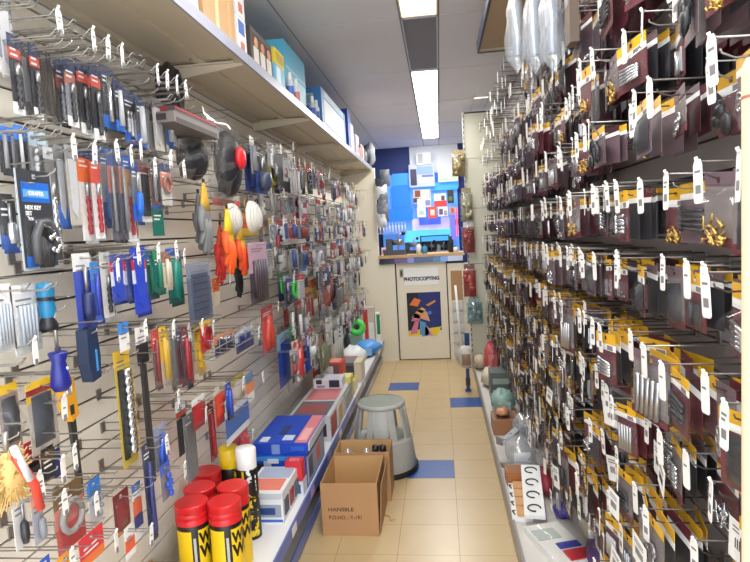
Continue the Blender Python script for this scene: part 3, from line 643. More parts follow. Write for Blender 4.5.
carton('dark grey carton stacked near the far overhead corner', (-.93, 5.3, OZ), .14, .3, .32, (120, 112, 118), [('front', .1, .9, .1, .9, (140, 132, 136))])
for k, (yy, zz, c) in enumerate(((6.02, 0, (120, 124, 132)), (6.1, .1, (60, 64, 76)), (6.2, 0, (170, 172, 178)))):
    softbag('%s crumpled packet in the heap at the overhead shelf end' % ('grey', 'dark', 'pale silver')[k], (-.755+.03*k, yy, OZ+zz*.0), (.06, .05, .16+.04*k), c, sd=20+k)

# ------------------------------------------------------------------ hooks
_HM = {}
def hook_mesh(L, dull=False, kind='u'):
    k = (round(L, 3), dull, kind)
    if k not in _HM:
        b = MB(); w = M_DWIRE if dull else M_WIRE; r = .0017
        if kind == 'u':
            b.tube([(-.007, 0, 0), (-.007, -L+.012, 0), (-.007, -L, .012), (.007, -L, .012), (.007, -L+.012, 0), (.007, 0, 0)], r, w, 5)
        else:
            b.tube([(0, 0, 0), (0, -L+.03, 0), (0, -L+.012, .008), (0, -L+.01, .014)], r, w, 5)
            b.tube([(0, 0, .024), (0, -L+.004, .030), (-.008, -L, .030), (.008, -L, .030)], r, w, 5)
        _HM[k] = b.mesh('prong')
    if 'mount' not in _HM:
        b = MB(); b.box(-.011, .011, -.004, 0, -.006, .026, M_WIRE)
        _HM['mount'] = b.mesh('hook_mount')
    return _HM[k]
_TM = []
def ticket_mesh(i):
    if not _TM:
        r = random.Random(5)
        for k in range(10):
            b = MB(); h, w = ((.066, .0115) if k < 5 else (.046, .0078)); a = r.uniform(-.05, .05)
            Mx = Matrix.Rotation(a, 4, 'Y') @ Matrix.Rotation(r.uniform(-.04, .05), 4, 'X') @ Matrix.Rotation(r.uniform(-.2, .2), 4, 'Z')
            o = [(-w, -h+.004), (-w+.003, -h), (w-.003, -h), (w, -h+.004), (w, -.004), (w-.005, .006), (-w+.005, .006), (-w, -.004)]
            b.prism(o, -.0012, 0, M_TAG, M=Mx)
            for (z0, z1, u0, u1) in ((-.016, -.012, -.008, .008), (-.024, -.020, -.008, .004), (-.05, -.036, -.007, .008)):
                if r.random() < .75: b.box(u0*w/.0125, u1*w/.0125, -.0016, -.001, z0, z1, M_PRINT, M=Mx)
            b.tube([(0, -.001, .002), (0, -.004, .01)], .003, M_TAG, 5, M=Mx)
            _TM.append(b.mesh('price_ticket'))
    return _TM[i % 10]
def hook(x, y, z, side, L, label, group, ticket=None, dull=False, kind='t'):
    """side +1: stands out from the left wall towards +x; -1 from the right wall"""
    t = thing('peg_hook', label, 'hook', (x, y, z), PI/2 if side > 0 else -PI/2, group)
    pg = put('prong', hook_mesh(L, dull, kind), t); put('hook_mount', _HM['mount'], t)
    if ticket is not None:
        o = put('price_ticket', ticket_mesh(ticket % 5+(5 if side > 0 else 0)), pg); o.location = (0, -L-.002, .028 if kind == 't' else .010)
    return t

# ------------------------------------------------------------------ hanging packs: each builder returns [(part name, mesh)], hole at the origin, front towards -y
def R5(v): return max(.005, round(v/.004)*.004)
def slot_card(b, w, h, mt, y0=-.0006, y1=.0006):
    """card strip with a real euro slot; top edge at z=.012"""
    a = .006 if w > .03 else w*.2
    b.box(-w/2, w/2, y0, y1, .0045, .012, mt); b.box(-w/2, -a, y0, y1, -.0055, .0045, mt); b.box(a, w/2, y0, y1, -.0055, .0045, mt)
    b.box(-w/2, w/2, y0, y1, -h+.012, -.0055, mt)
def twist(b, x, z0, z1, r, mt, y=-.005, n=18):
    vs = []; k = 8
    for i in range(n+1):
        z = z0+(z1-z0)*i/n; a0 = i*.75
        for j in range(k):
            a = 2*PI*j/k; rr = r*(1 if math.cos(2*(a-a0)) > -.2 else .62)
            vs.append((x+rr*math.cos(a), y+rr*math.sin(a), z))
    fs = [(i*k+j, i*k+(j+1) % k, (i+1)*k+(j+1) % k, (i+1)*k+j) for i in range(n) for j in range(k)]+[tuple(range(k-1, -1, -1)), tuple(n*k+j for j in range(k))]
    b.add(vs, fs, mt, True)
def content(kind, w, h, c, rnd):
    """the goods seen in a pack; fills x +-w/2, z 0..-h"""
    b = MB(); m = c if not isinstance(c, tuple) else col(c, .35)
    if kind == 'bit':
        twist(b, 0, -h, -h*.3, min(w*.22, .006), m); b.tube([(0, -.005, -h*.3), (0, -.005, -h*.05)], min(w*.2, .0055), M_STEEL, 8)
    elif kind == 'bits':
        for k in range(3): twist(b, (k-1)*w*.28, -h*(.75+.1*k), -h*.3, w*.08, m); b.tube([((k-1)*w*.28, -.005, -h*.3), ((k-1)*w*.28, -.005, -h*.08)], w*.075, M_STEEL, 6)
    elif kind == 'rod':
        b.tube([(0, -.006, -h*.04), (0, -.006, -h*.96)], [w*.16, w*.2], m, 8)
    elif kind == 'blade':
        b.prism([(-w*.36, -h*.02), (w*.36, -h*.02), (w*.30, -h*.7), (w*.05, -h*.98), (-w*.30, -h*.85)], -.004, -.0012, m)
    elif kind == 'strip':
        b.box(-w*.36, w*.36, -.005, -.0012, -h*.97, -h*.03, m)
        for k in range(6): b.box(-w*.36, w*.36, -.0055, -.005, -h*(.12+.14*k), -h*(.10+.14*k), M_DARK)
    elif kind == 'sockets':
        for k in range(10):
            z = -h*(.05+.095*k); b.tube([(w*.05, -.003, z), (w*.05, -.018, z)], w*.2, M_BRIGHT, 8); b.tube([(w*.05, -.002, z+.003), (w*.32, -.012, z-.004)], w*.13, m, 6)
        b.box(-w*.4, -w*.1, -.006, 0, -h, 0, M_BLACK)
    elif kind == 'tool':
        b.tube([(0, -.008, -h*.02), (0, -.008, -h*.45)], w*.09, M_STEEL, 8); b.tube([(0, -.009, -h*.45), (0, -.009, -h*.5), (0, -.009, -h*.8), (0, -.009, -h*.97)], [w*.14, w*.24, w*.26, w*.18], m, 10)
    elif kind == 'pliers':
        for s in (-1, 1): b.tube([(-s*w*.05, -.008, -h*.05), (s*w*.04, -.008, -h*.3), (s*w*.2, -.008, -h*.6), (s*w*.16, -.008, -h*.97)], [w*.06, w*.1, w*.09, w*.08], m if s > 0 else m, 8)
        b.ball((0, -.008, -h*.26), (w*.14, .006, w*.14), M_STEEL, 8)
    elif kind == 'ring':
        for k in range(2 if h > w*1.9 else 1):
            cz = -h*(.3+.42*k) if h > w*1.9 else -h*.45; R = min(w*.38, h*.2 if h > w*1.9 else h*.4)
            b.tube([(R*math.cos(2*PI*j/12), -.006, cz+R*math.sin(2*PI*j/12)) for j in range(13)], R*.22, m, 6)
    elif kind == 'lump':
        for k in range(7): b.ball((rnd.uniform(-.3, .3)*w, -.008-rnd.random()*.006, -h*rnd.uniform(.15, .9)), (w*rnd.uniform(.1, .24), .008, w*rnd.uniform(.1, .24)), m, 6)
    elif kind == 'pad':
        b.pillow(-w*.4, w*.4, -h*.95, -h*.05, .014, m, rnd, yb=-.001)
    elif kind == 'bolts':
        n = 5
        for k in range(n):
            z = -h*(.25+.6*k/n); a = rnd.uniform(-.12, .12)
            b.tube([(-w*.36, -.006, z+a*w*.3), (w*.34, -.006, z-a*w*.3)], .0034, m, 6); b.tube([(-w*.40, -.006, z+a*w*.33), (-w*.36, -.006, z+a*w*.3)], .0062, m, 6)
    elif kind == 'screws':
        for k in range(20):
            x, z, a = rnd.uniform(-.33, .33)*w, -h*rnd.uniform(.5, .95), rnd.uniform(0, PI); l = w*.14
            dx, dz = math.cos(a)*l, math.sin(a)*l*.7; y = -.004-rnd.random()*.008
            b.tube([(x-dx, y, z-dz), (x+dx, y, z+dz)], [.0026, .0014], m, 5); b.tube([(x-dx*1.1, y, z-dz*1.1), (x-dx, y, z-dz)], .0042, m, 5)
    elif kind == 'fan':
        for k in range(5):
            a = (k-2)*.09
            b.tube([(-w*.34, -.006, -h*(.3+.12*k)), (w*.3, -.006, -h*(.42+.09*k))], .0042, m, 6)
    elif kind == 'longs':
        for k in range(5):
            x = (k-2)*w*.15; b.tube([(x, -.006, -h*.18), (x*.9, -.006, -h*.95)], w*.05, m, 6)
    elif kind == 'washers':
        for k in range(9):
            x, z, R = rnd.uniform(-.28, .28)*w, -h*rnd.uniform(.45, .92), w*.1
            b.tube([(x+R*math.cos(2*PI*j/8), -.005-rnd.random()*.001, z+R*math.sin(2*PI*j/8)) for j in range(9)], R*.3, m, 5)
    elif kind == 'bracket':
        b.prism([(-w*.3, -h*.3), (-w*.22, -h*.3), (-w*.22, -h*.82), (w*.3, -h*.82), (w*.3, -h*.9), (-w*.3, -h*.9)], -.009, -.002, m)
        b.prism([(-w*.05, -h*.3), (w*.03, -h*.3), (w*.03, -h*.66), (w*.36, -h*.66), (w*.36, -h*.73), (-w*.05, -h*.73)], -.012, -.010, m)
    elif kind == 'hinge':
        b.box(-w*.32, w*.32, -.004, -.001, -h*.9, -h*.3, m); b.tube([(0, -.006, -h*.9), (0, -.006, -h*.3)], .005, m, 8)
    return b
GN = {'bit': 'drill bit', 'tool': 'hand tool', 'ring': 'ring', 'lump': 'fittings', 'pliers': 'pliers', 'screws': 'screws', 'longs': 'rods', 'strip': 'blade strip', 'rod': 'rod', 'washers': 'washers', 'hinge': 'hinge', 'pad': 'padded', 'bolts': 'bolts', 'fan': 'long bolts', 'bracket': 'bracket', 'blade': 'blade', 'bits': 'drill bits', 'sockets': 'sockets'}
_PC = {}
def card_pack(w, h, bands, goods=None, gc=(180, 180, 184), g0=.2, g1=.95, film='sleeve', gname='tool_part', seed=0):
    """a printed hanging card in coloured bands, its goods and its clear cover"""
    w, h = R5(w), R5(h); key = ('card', w, h, tuple(bands), goods, gc if isinstance(gc, tuple) else gc.name, g0, g1, film, gname, seed)
    if key in _PC: return _PC[key]
    r = random.Random(hash((w, h, seed)) % 9999); parts = []
    b = MB(); z = .012; first = True
    for fr, c in bands:
        z1 = z-fr*h; m = col(c) if isinstance(c, tuple) else c
        if first and fr*h > .02:
            slot_card(b, w, fr*h, m)
        else: b.box(-w/2, w/2, -.0006, .0006, z1, z, m)
        first = False; z = z1
    # lines of small print on the upper card
    if w > .024:
        for k in range(2): b.box(-w*.34, w*(.1+.2*r.random()), -.0011, -.0004, -.016-.011*k-.004, -.016-.011*k, M_WHITE if sum(bands[0][1]) < 360 else M_PRINT)
    parts.append(('hanging_card', b.mesh('hanging_card')))
    if goods:
        g = content(goods, w*.92, h*(g1-g0), gc, r)
        g.v = [(x, y, zz+.012-h*g0) for x, y, zz in g.v]; parts.append((gname, g.mesh(gname)))
    if film:
        b = MB()
        if film == 'sleeve':
            e = .002; b.box(-w/2-e, w/2+e, -.016 if goods else -.006, -.0012, .012-h, .012-h*.04, M_SLEEVE); parts.append(('clear_sleeve', b.mesh('clear_sleeve')))
        else:
            b.pillow(-w/2, w/2, .012-h, .012-h*.12, .024, M_CLEAR, r, yb=-.0012); parts.append(('clear_bag', b.mesh('clear_bag')))
    _PC[key] = parts
    return parts
def hang(name, label, cat, loc, side, parts, group=None, tilt=0, yaw=0):
    t = bpy.data.objects.new(name, None); C.objects.link(t); t.empty_display_size = .02
    t.location = loc; t.rotation_euler = (0, tilt, (PI/2 if side > 0 else -PI/2)+yaw)
    tag(t, label, cat, group)
    bag = None
    for n, me in parts:
        o = put(n, me, bag if n == 'barcode_label' and bag else t)
        if n == 'clear_bag': bag = o
    return t

# ------------------------------------------------------------------ left wall, nearer part: each pack placed where it hangs
NAVY, RED, BLK, WHT, GRY, BLU, ORG, SIL = (34, 48, 84), (196, 74, 60), (44, 44, 50), (226, 226, 226), (128, 130, 136), (36, 104, 200), (236, 110, 40), (186, 188, 194)
TEAL, GRN, YEL, PUR, TAN, DKR, CRM = (20, 110, 110), (22, 120, 96), (232, 190, 50), (110, 84, 140), (226, 178, 120), (150, 30, 40), (216, 206, 184)
BIT = ((.17, NAVY), (.13, RED), (.55, BLK), (.15, WHT)); BITB = ((.2, NAVY), (.6, BLK), (.2, BLU))
ORB = ((.10, NAVY), (.26, ORG), (.52, (222, 218, 216)), (.12, WHT))
def P(px, yt, yb, wp, label, bands, goods=None, gc=SIL, name='tool_pack', cat='pack', X=-.86, film='sleeve', g0=.33, g1=.93, gname=None, tilt=0, hk=.06, kind='t', tk=None, group=None, yaw=0, parts=None):
    A = at(px, yt, 'X', X); B = at(px, yb, 'X', X); ym = at(px, (yt+yb)/2, 'X', X).y
    w = at(px+wp/2, (yt+yb)/2, 'X', X).y-at(px-wp/2, (yt+yb)/2, 'X', X).y; h = A.z-B.z
    pr = parts(w, h) if parts else card_pack(w, h, bands, goods, gc, g0 if goods in ('bit', 'bits') else .16, g1, film, gname or GN.get(goods, 'goods').replace(' ', '_').replace('padded', 'padding'))
    z = A.z-.012
    hang({'bit': 'drill_bit_pack', 'bits': 'drill_bit_pack', 'rod': 'tool_sleeve', 'blade': 'blade_pack', 'pad': 'padded_pack', 'tool': 'hand_tool_pack', 'strip': 'blade_strip_pack', 'pliers': 'pliers_pack', 'lump': 'fittings_pack', 'ring': 'ring_pack', 'longs': 'rod_pack'}.get(goods, 'printed_card') if name == 'tool_pack' else name, label, cat, (X, ym, z), 1, pr, group, tilt, yaw)
    if hk is not None:
        nm = label.split(' ')
        hook(XL+.008, ym, z-.001, 1, X+hk-XL-.008, 'left-wall wire hook holding the '+' '.join(nm[:11]) if len(nm) > 11 else 'left-wall wire hook holding the '+label, 'hooks on the tool wall', tk, kind=kind)
NL = [
 # top row under the shelf
 (4, -2, 74, 14, 'clear sleeved grey tool at the very start of the top row', ((.2, GRY), (.6, (150, 154, 160)), (.2, WHT)), 'blade', SIL),
 (16, 36, 113, 11, 'red banded drill bit pack, second in the top row', BIT, 'bit', BLK),
 (27, 44, 116, 6, 'thin dark drill bit pack, third in the top row', ((.2, BLK), (.6, GRY), (.2, BLK)), 'rod', BLK),
 (36, 46, 118, 9, 'red banded drill bit pack, fourth in the top row', BIT, 'bit', BLK),
 (44, 52, 118, 5, 'slim brown drill bit sleeve, fifth in the top row', ((.3, (60, 50, 46)), (.7, (90, 80, 72))), 'rod', (70, 62, 58)),
 (51, 54, 122, 5, 'slim dark brown drill bit sleeve, sixth in the top row', ((.3, (50, 44, 46)), (.7, (80, 72, 66))), 'rod', (60, 54, 50)),
 (61, 60, 124, 9, 'navy and dull red drill bit pack, seventh in the top row', ((.25, NAVY), (.2, (140, 70, 60)), (.55, BLK)), 'bit', GRY),
 (71, 60, 126, 10, 'faded red banded pack, eighth in the top row', ((.22, NAVY), (.16, (170, 100, 90)), (.47, GRY), (.15, WHT)), 'bit', BLK),
 (84, 62, 134, 10, 'red banded pack with white foot, ninth in the top row', BIT, 'bit', BLK),
 (97, 66, 139, 10, 'red banded pack with white foot, tenth in the top row', BIT, 'bit', BLK),
 (108, 67, 127, 12, 'black pack of silver punch with blue foot, top row', BITB, 'rod', M_BRIGHT),
 (119, 82, 130, 8, 'narrow navy pack behind the silver punch, top row', ((.3, NAVY), (.5, BLK), (.2, BLU)), 'rod', SIL),
 (130, 92, 144, 12, 'wide navy pack holding silver bits over a blue foot', ((.25, NAVY), (.5, BLK), (.25, (30, 80, 170))), 'bits', SIL),
 (141, 98, 147, 9, 'navy pack with silver bit and blue foot beside the wide one', ((.25, NAVY), (.5, (60, 60, 66)), (.25, (30, 80, 170))), 'rod', SIL),
 (149, 102, 152, 8, 'dull grey blade pack near the end of the top row', ((.25, (70, 62, 70)), (.75, (140, 136, 128))), 'blade', GRY),
 (158, 100, 150, 9, 'pale grey sleeved blade, last but one in the top row', ((.2, (90, 84, 90)), (.8, (176, 172, 164))), 'blade', SIL),
 (169, 108, 146, 7, 'white pack with blue foot, last before the flat boxes', ((.1, BLK), (.5, (200, 204, 210)), (.4, BLU)), 'rod', SIL),
 # second row
 (3, 126, 172, 9, 'blue topped drill pack at the start of the second row', ((.3, BLU), (.7, BLK)), 'rod', GRY),
 (11, 128, 174, 7, 'blue topped drill pack, second in the second row', ((.3, BLU), (.7, BLK)), 'rod', GRY),
 (19, 126, 172, 7, 'blue topped drill pack, third in the second row', ((.3, (30, 120, 220)), (.7, BLK)), 'rod', SIL),
 (27, 128, 174, 7, 'blue topped drill pack, fourth in the second row', ((.3, BLU), (.7, BLK)), 'rod', GRY),
 (34, 132, 180, 8, 'pale sleeved bit beside the blue topped drill packs', ((.3, (170, 190, 206)), (.7, (130, 130, 130))), 'bit', SIL),
 (43, 133, 182, 8, 'clear sleeved pale bit behind the big black key set', ((.25, (190, 210, 220)), (.75, (150, 152, 156))), 'bit', BLK),
 (52, 148, 246, 9, 'long twist drill in a clear sleeve past the key set', ((.12, SIL), (.76, (110, 110, 114)), (.12, WHT)), 'bit', M_BRIGHT),
 (61, 146, 226, 9, 'silver blade pack with blue foot after the long drill', ((.2, GRY), (.55, (80, 80, 84)), (.25, BLU)), 'blade', SIL),
 (73, 146, 225, 11, 'pale grey blade pack before the orange one', ((.2, (150, 150, 152)), (.8, (176, 172, 164))), 'blade', SIL),
 (86, 150, 241, 13, 'orange and white drill pack with dark red pattern', ORB, 'bit', DKR),
 (97, 152, 238, 9, 'red and white drill pack beside the orange one', ((.12, NAVY), (.25, RED), (.5, (206, 196, 196)), (.13, WHT)), 'bit', DKR),
 (106, 148, 226, 9, 'chrome tool pack with navy foot, second row', ((.2, (60, 90, 150)), (.5, (140, 146, 150)), (.3, (30, 50, 110))), 'tool', (70, 110, 170)),
 (112, 150, 240, 5, 'grey and rust thin blade sleeve, first of three', ((.18, (60, 86, 140)), (.3, (176, 110, 100)), (.52, (86, 84, 96))), 'rod', GRY),
 (117.5, 150, 240, 5, 'grey and rust thin blade sleeve, middle of three', ((.18, (60, 86, 140)), (.3, (176, 120, 104)), (.52, (86, 84, 96))), 'rod', GRY),
 (123, 151, 240, 5, 'grey and rust thin blade sleeve, last of three', ((.18, (60, 86, 140)), (.3, (170, 116, 104)), (.52, (80, 80, 92))), 'rod', GRY),
 (129, 152, 241, 9, 'tan and navy drill pack after the thin sleeves', ((.2, (30, 84, 170)), (.28, TAN), (.42, (196, 180, 176)), (.1, WHT)), 'bit', DKR),
 (136, 162, 222, 8, 'navy pack with bright blue foot, second row', ((.2, (30, 70, 140)), (.5, (110, 116, 124)), (.3, (34, 100, 200))), 'tool', BLU),
 (145, 164, 222, 10, 'black and white comb bladed pack, second row', ((.16, (130, 60, 66)), (.84, (206, 206, 204))), 'strip', BLK),
 (153, 160, 205, 5, 'thin dark brown sleeve, second row near the end', ((.2, (70, 64, 64)), (.8, (110, 80, 76))), 'rod', GRY),
 (158, 161, 206, 4, 'thin dark sleeve before the last card of second row', ((.2, (70, 64, 64)), (.8, (130, 100, 96))), 'rod', GRY),
 (166, 164, 205, 10, 'white card with salmon disc, last of the second row', ((.2, (60, 76, 120)), (.4, (206, 130, 110)), (.4, (196, 196, 190))), 'ring', (150, 110, 100)),
 (158, 206, 236, 11, 'dark green hanging pouch below the salmon disc card', ((.1, BLU), (.9, (14, 104, 92))), None, SIL),
 (7, 194, 250, 15, 'black ratchet spanner pack at the near end, blue foot', ((.75, BLK), (.25, (28, 84, 170))), 'tool', M_BRIGHT),
 # third row
 (84, 253, 330, 17, 'blue handled saw pack under a white and orange card', ((.23, WHT), (.77, (44, 70, 180))), 'tool', (30, 40, 90)),
 (96, 262, 322, 8, 'bright blue tool sleeve beside the orange and white card', ((.3, (60, 130, 210)), (.7, (50, 90, 200))), 'rod', (40, 60, 160)),
 (107, 252, 318, 11, 'wide black drill bit in a white sleeve, third row', ((.15, (190, 196, 190)), (.7, (226, 226, 222)), (.15, WHT)), 'bit', BLK),
 (118, 254, 302, 14, 'blue pack with red and white label, first of three', ((.16, (70, 80, 160)), (.2, (196, 30, 50)), (.3, (216, 220, 226)), (.34, (44, 70, 176))), 'blade', (40, 70, 190)),
 (129, 254, 300, 8, 'blue pack with red and white label, middle of three', ((.16, (70, 80, 160)), (.2, (196, 40, 56)), (.3, (206, 210, 220)), (.34, (60, 80, 150))), 'blade', (60, 90, 170)),
 (140, 246, 314, 14, 'longer blue pack with red and white label, last of three', ((.2, (30, 60, 190)), (.15, (200, 40, 56)), (.2, (216, 220, 230)), (.45, (36, 64, 196))), 'blade', (40, 70, 200)),
 (151, 250, 297, 9, 'dark green sleeve first after the blue packs', ((.2, (20, 100, 130)), (.8, (12, 84, 74))), 'rod', GRN),
 (158, 250, 292, 8, 'green sleeve second after the blue packs', ((.2, (40, 140, 70)), (.8, (16, 104, 90))), 'rod', GRN),
 (174, 248, 303, 13, 'teal green pack with white lettering, end of third row', ((.12, BLU), (.2, (16, 80, 70)), (.68, (20, 110, 100))), 'rod', (30, 130, 116)),
 (166, 252, 288, 6, 'rust and white sleeve between the green packs', ((.3, (186, 110, 80)), (.7, CRM)), 'rod', CRM),
 (200, 262, 322, 24, 'grey ribbed clamshell pack of blue black sockets', ((.25, (130, 140, 160)), (.75, (90, 100, 120))), 'strip', (70, 80, 104)),
 (216, 278, 305, 7, 'orange topped small card beside the clamshell', ((.5, ORG), (.5, CRM)), None),
 # row of file and blade packs
 (126, 348, 468, 16, 'long yellow sided pack of silver sockets on a rail', ((.12, YEL), (.88, (196, 170, 60))), 'sockets', YEL),
 (124, 322, 352, 10, 'white and blue price card above the socket rail pack', ((.4, (60, 130, 210)), (.6, WHT)), None),
 (142, 326, 364, 12, 'black clip with white card over the long black file', ((.45, WHT), (.55, BLK)), None),
 (156, 328, 388, 6, 'red and maroon pencil sleeve, first coloured one', ((.35, (206, 60, 50)), (.65, (120, 90, 90))), 'rod', (130, 50, 50)),
 (164, 326, 384, 7, 'yellow topped sleeve, second coloured one', ((.6, YEL), (.4, (196, 180, 170))), 'rod', (206, 170, 60)),
 (173, 326, 384, 8, 'clear grey sleeve, third after the coloured pair', ((.4, (190, 186, 176)), (.6, (150, 146, 140))), 'rod', GRY),
 (180, 326, 385, 5, 'navy and rust sleeve, fourth along the coloured row', ((.3, (80, 86, 120)), (.7, (120, 70, 74))), 'rod', (80, 50, 60)),
 (186, 326, 386, 6, 'maroon and black sleeve, fifth along the coloured row', ((.3, (120, 60, 70)), (.7, (70, 56, 70))), 'rod', DKR),
 (192, 324, 372, 5, 'white sleeve, sixth along the coloured row', ((.2, (60, 70, 110)), (.8, (226, 222, 216))), 'rod', WHT),
 (198, 322, 373, 6, 'yellow knife blade sleeve, seventh along the row', ((.7, (226, 200, 60)), (.3, (206, 170, 110))), 'rod', YEL),
 (206, 320, 352, 11, 'red and white round headed tool card after the yellow sleeve', ((.2, YEL), (.8, (206, 50, 50))), 'ring', DKR),
 (268, 306, 352, 12, 'red plastic gun card hanging under the striped knives', ((.3, (190, 60, 66)), (.7, (206, 76, 80))), 'pliers', RED),
 (225, 332, 354, 20, 'orange and navy card lying in the wire basket', ((.4, (226, 130, 70)), (.6, (60, 66, 96))), 'pad', (40, 46, 80)),
 (245, 328, 350, 18, 'white and navy card in the wire basket', ((.5, (190, 206, 226)), (.5, (34, 60, 130))), 'pad', (30, 50, 120)),
 # lower rows
 (10, 383, 452, 20, 'clear bag of a black cup brush with yellow header', ((.14, YEL), (.86, (150, 130, 126))), 'pad', (52, 54, 60)),
 (43, 378, 452, 29, 'larger clear bag of a black cup brush, maroon header', ((.10, YEL), (.08, DKR), (.1, YEL), (.72, (176, 168, 160))), 'pad', (60, 66, 74)),
 (32, 440, 478, 14, 'red and black card peeping below the black cup brushes', ((.6, (196, 40, 50)), (.4, BLK)), None),
 (48, 446, 480, 14, 'brown card with gold picture behind the wire prongs', ((.5, (90, 66, 46)), (.5, (40, 40, 44))), None),
 (57, 440, 478, 7, 'navy edged sleeve beside the brown gold card', ((1, (40, 50, 100)),), None),
 (36, 466, 492, 12, 'black card with white emblem on the lower prongs', ((1, BLK),), None),
 (20, 492, 550, 14, 'white sleeve of a black handled tool, bottom corner', ((1, WHT),), 'tool', BLK),
 (38, 490, 545, 12, 'pink and grey sleeve beside the black handled tool', ((.3, (226, 150, 130)), (.7, (176, 176, 190))), 'tool', GRY),
 (70, 482, 548, 30, 'red brown card with a silver tape roll', ((.3, (110, 84, 50)), (.3, (200, 120, 110)), (.4, (190, 70, 70))), 'ring', (150, 148, 146)),
 (300, 196, 224, 14, 'red and white striped card hanging askew on the far rows', ((.2, (206, 196, 196)), (.2, (196, 40, 60)), (.2, (220, 210, 210)), (.2, (196, 40, 60)), (.2, (220, 210, 210))), None),
 (335, 312, 372, 16, 'tall clear tubes pack at the far lower row', ((.2, (180, 190, 190)), (.8, (150, 160, 156))), 'longs', (190, 196, 190)),
 (324, 330, 372, 9, 'olive and grey tall card beside the clear tubes', ((.3, (150, 120, 110)), (.7, (130, 136, 100))), 'longs', (120, 130, 100)),
 (306, 246, 278, 14, 'card of silver ring fittings on the far middle row', ((.2, (60, 80, 110)), (.8, (150, 160, 172))), 'ring', (200, 204, 210)),
 (320, 246, 276, 13, 'second card of silver ring fittings beside the first', ((.2, (150, 156, 160)), (.8, (176, 182, 190))), 'ring', (206, 208, 212)),
 (95, 478, 526, 14, 'blue and white fittings bag past the silver tape card', ((.4, (30, 120, 210)), (.6, (196, 200, 206))), 'lump', (130, 136, 146)),
 (92, 530, 562, 26, 'bright red triangular topped card at the bottom edge', ((.7, (216, 56, 66)), (.3, (226, 120, 60))), None),
 (66, 552, 580, 16, 'orange yellow card at the bottom edge', ((1, (236, 160, 40)),), None),
 (46, 556, 590, 10, 'white and blue card at the bottom corner', ((.5, (40, 90, 190)), (.5, WHT)), None),
 (122, 490, 534, 16, 'dark maroon pouch card on the low prongs', ((.85, (110, 34, 36)), (.15, (190, 140, 60))), 'pad', (120, 40, 42)),
 (130, 524, 558, 10, 'white and orange card below the maroon pouch', ((.4, WHT), (.4, (226, 96, 60)), (.2, WHT)), None),
 (138, 481, 540, 9, 'tall white card with orange and blue panels', ((.14, (70, 110, 180)), (.14, WHT), (.28, (226, 110, 80)), (.24, (70, 76, 130)), (.2, WHT)), None),
 (150, 440, 545, 9, 'long navy sleeve behind the tall white card', ((.3, (60, 66, 90)), (.7, (28, 34, 70))), 'rod', (40, 50, 110)),
 (161, 424, 470, 13, 'blue plastic clamp set in clear film', ((.3, (150, 160, 190)), (.7, (120, 124, 140))), 'pliers', (44, 90, 206)),
 (166, 462, 500, 10, 'small blue clip set below the blue clamps', ((.3, (60, 100, 200)), (.7, (140, 130, 136))), 'lump', (50, 90, 200)),
 (182, 398, 455, 10, 'black sleeve with white and red tag near the tubs', ((.2, WHT), (.1, RED), (.7, (52, 54, 60))), None),
 (191, 412, 482, 12, 'grey rubber float sleeve above the red lids', ((1, (110, 112, 116)),), 'blade', (104, 106, 110)),
 (199, 396, 428, 13, 'dark red card with white tag above the red lids', ((.2, WHT), (.8, (150, 26, 36))), 'pad', (160, 30, 40)),
 (212, 400, 462, 6, 'dark red sleeve near the capped spray cans', ((1, (120, 26, 34)),), 'rod', DKR),
 (221, 384, 424, 12, 'orange red glove card beyond the dark red one', ((.2, CRM), (.8, (216, 66, 40))), 'pad', (216, 70, 46)),
 (229, 382, 420, 6, 'blue sleeve beside the orange red card', ((1, (40, 76, 170)),), 'rod', (40, 70, 170)),
 (238, 374, 406, 13, 'yellow and orange card with white ticket above it', ((.3, (226, 206, 100)), (.4, (206, 196, 186)), (.3, (226, 150, 90))), 'pad', (206, 200, 190)),
 (250, 372, 402, 8, 'white and orange card beside the yellow topped card', ((.3, (96, 140, 190)), (.4, (226, 140, 90)), (.3, WHT)), None),
 (238, 402, 436, 24, 'blue and white flat carton card standing at an angle', ((.2, (190, 200, 214)), (.6, (60, 100, 170)), (.2, (206, 210, 216))), None),
 (240, 434, 462, 18, 'pink red bagged fitting behind the capped spray cans', ((1, (206, 90, 100)),), 'lump', (216, 80, 90)),
 # beyond the flat boxes, below the shelf
 (251, 146, 192, 13, 'navy sleeve first under the shelf past the clear bags', ((.5, BLK), (.5, (40, 60, 130))), 'rod', (30, 50, 110)),
 (261, 148, 194, 11, 'dark blue sleeve with grey tool under the shelf', ((.5, BLK), (.5, (30, 60, 130))), 'tool', (60, 70, 90)),
 (271, 148, 192, 14, 'black card with yellow coiled cord under the shelf', ((.15, (110, 100, 50)), (.6, BLK), (.25, (30, 70, 150))), 'ring', (206, 196, 90)),
 (284, 148, 192, 14, 'black card with white square under the shelf', ((.15, (110, 100, 50)), (.85, BLK)), None),
 (259, 242, 302, 18, 'pack of striped putty knives with dark handles', ((.5, (206, 170, 190)), (.5, (60, 52, 62))), 'longs', (70, 56, 66)),
 (286, 330, 384, 15, 'tall blue scraper pack with yellow mark', ((.3, (140, 180, 206)), (.7, (30, 76, 170))), 'blade', (28, 70, 170)),
 (294, 324, 383, 6, 'black scraper with green top', ((.3, (40, 140, 70)), (.7, BLK)), 'rod', BLK),
 (298, 340, 380, 7, 'red scraper between black and blue ones', ((1, (216, 50, 56)),), 'rod', (220, 60, 66)),
 (305, 326, 376, 7, 'slim blue scraper after the red one', ((.3, (206, 180, 190)), (.7, (30, 70, 170))), 'rod', (36, 76, 180)),
 (284, 272, 300, 12, 'green and navy card of clips', ((.3, (20, 90, 60)), (.7, (24, 40, 90))), 'lump', (60, 170, 70)),
 (294, 276, 302, 14, 'blue card with bright green handle', ((1, (30, 56, 130)),), 'ring', (60, 190, 70)),
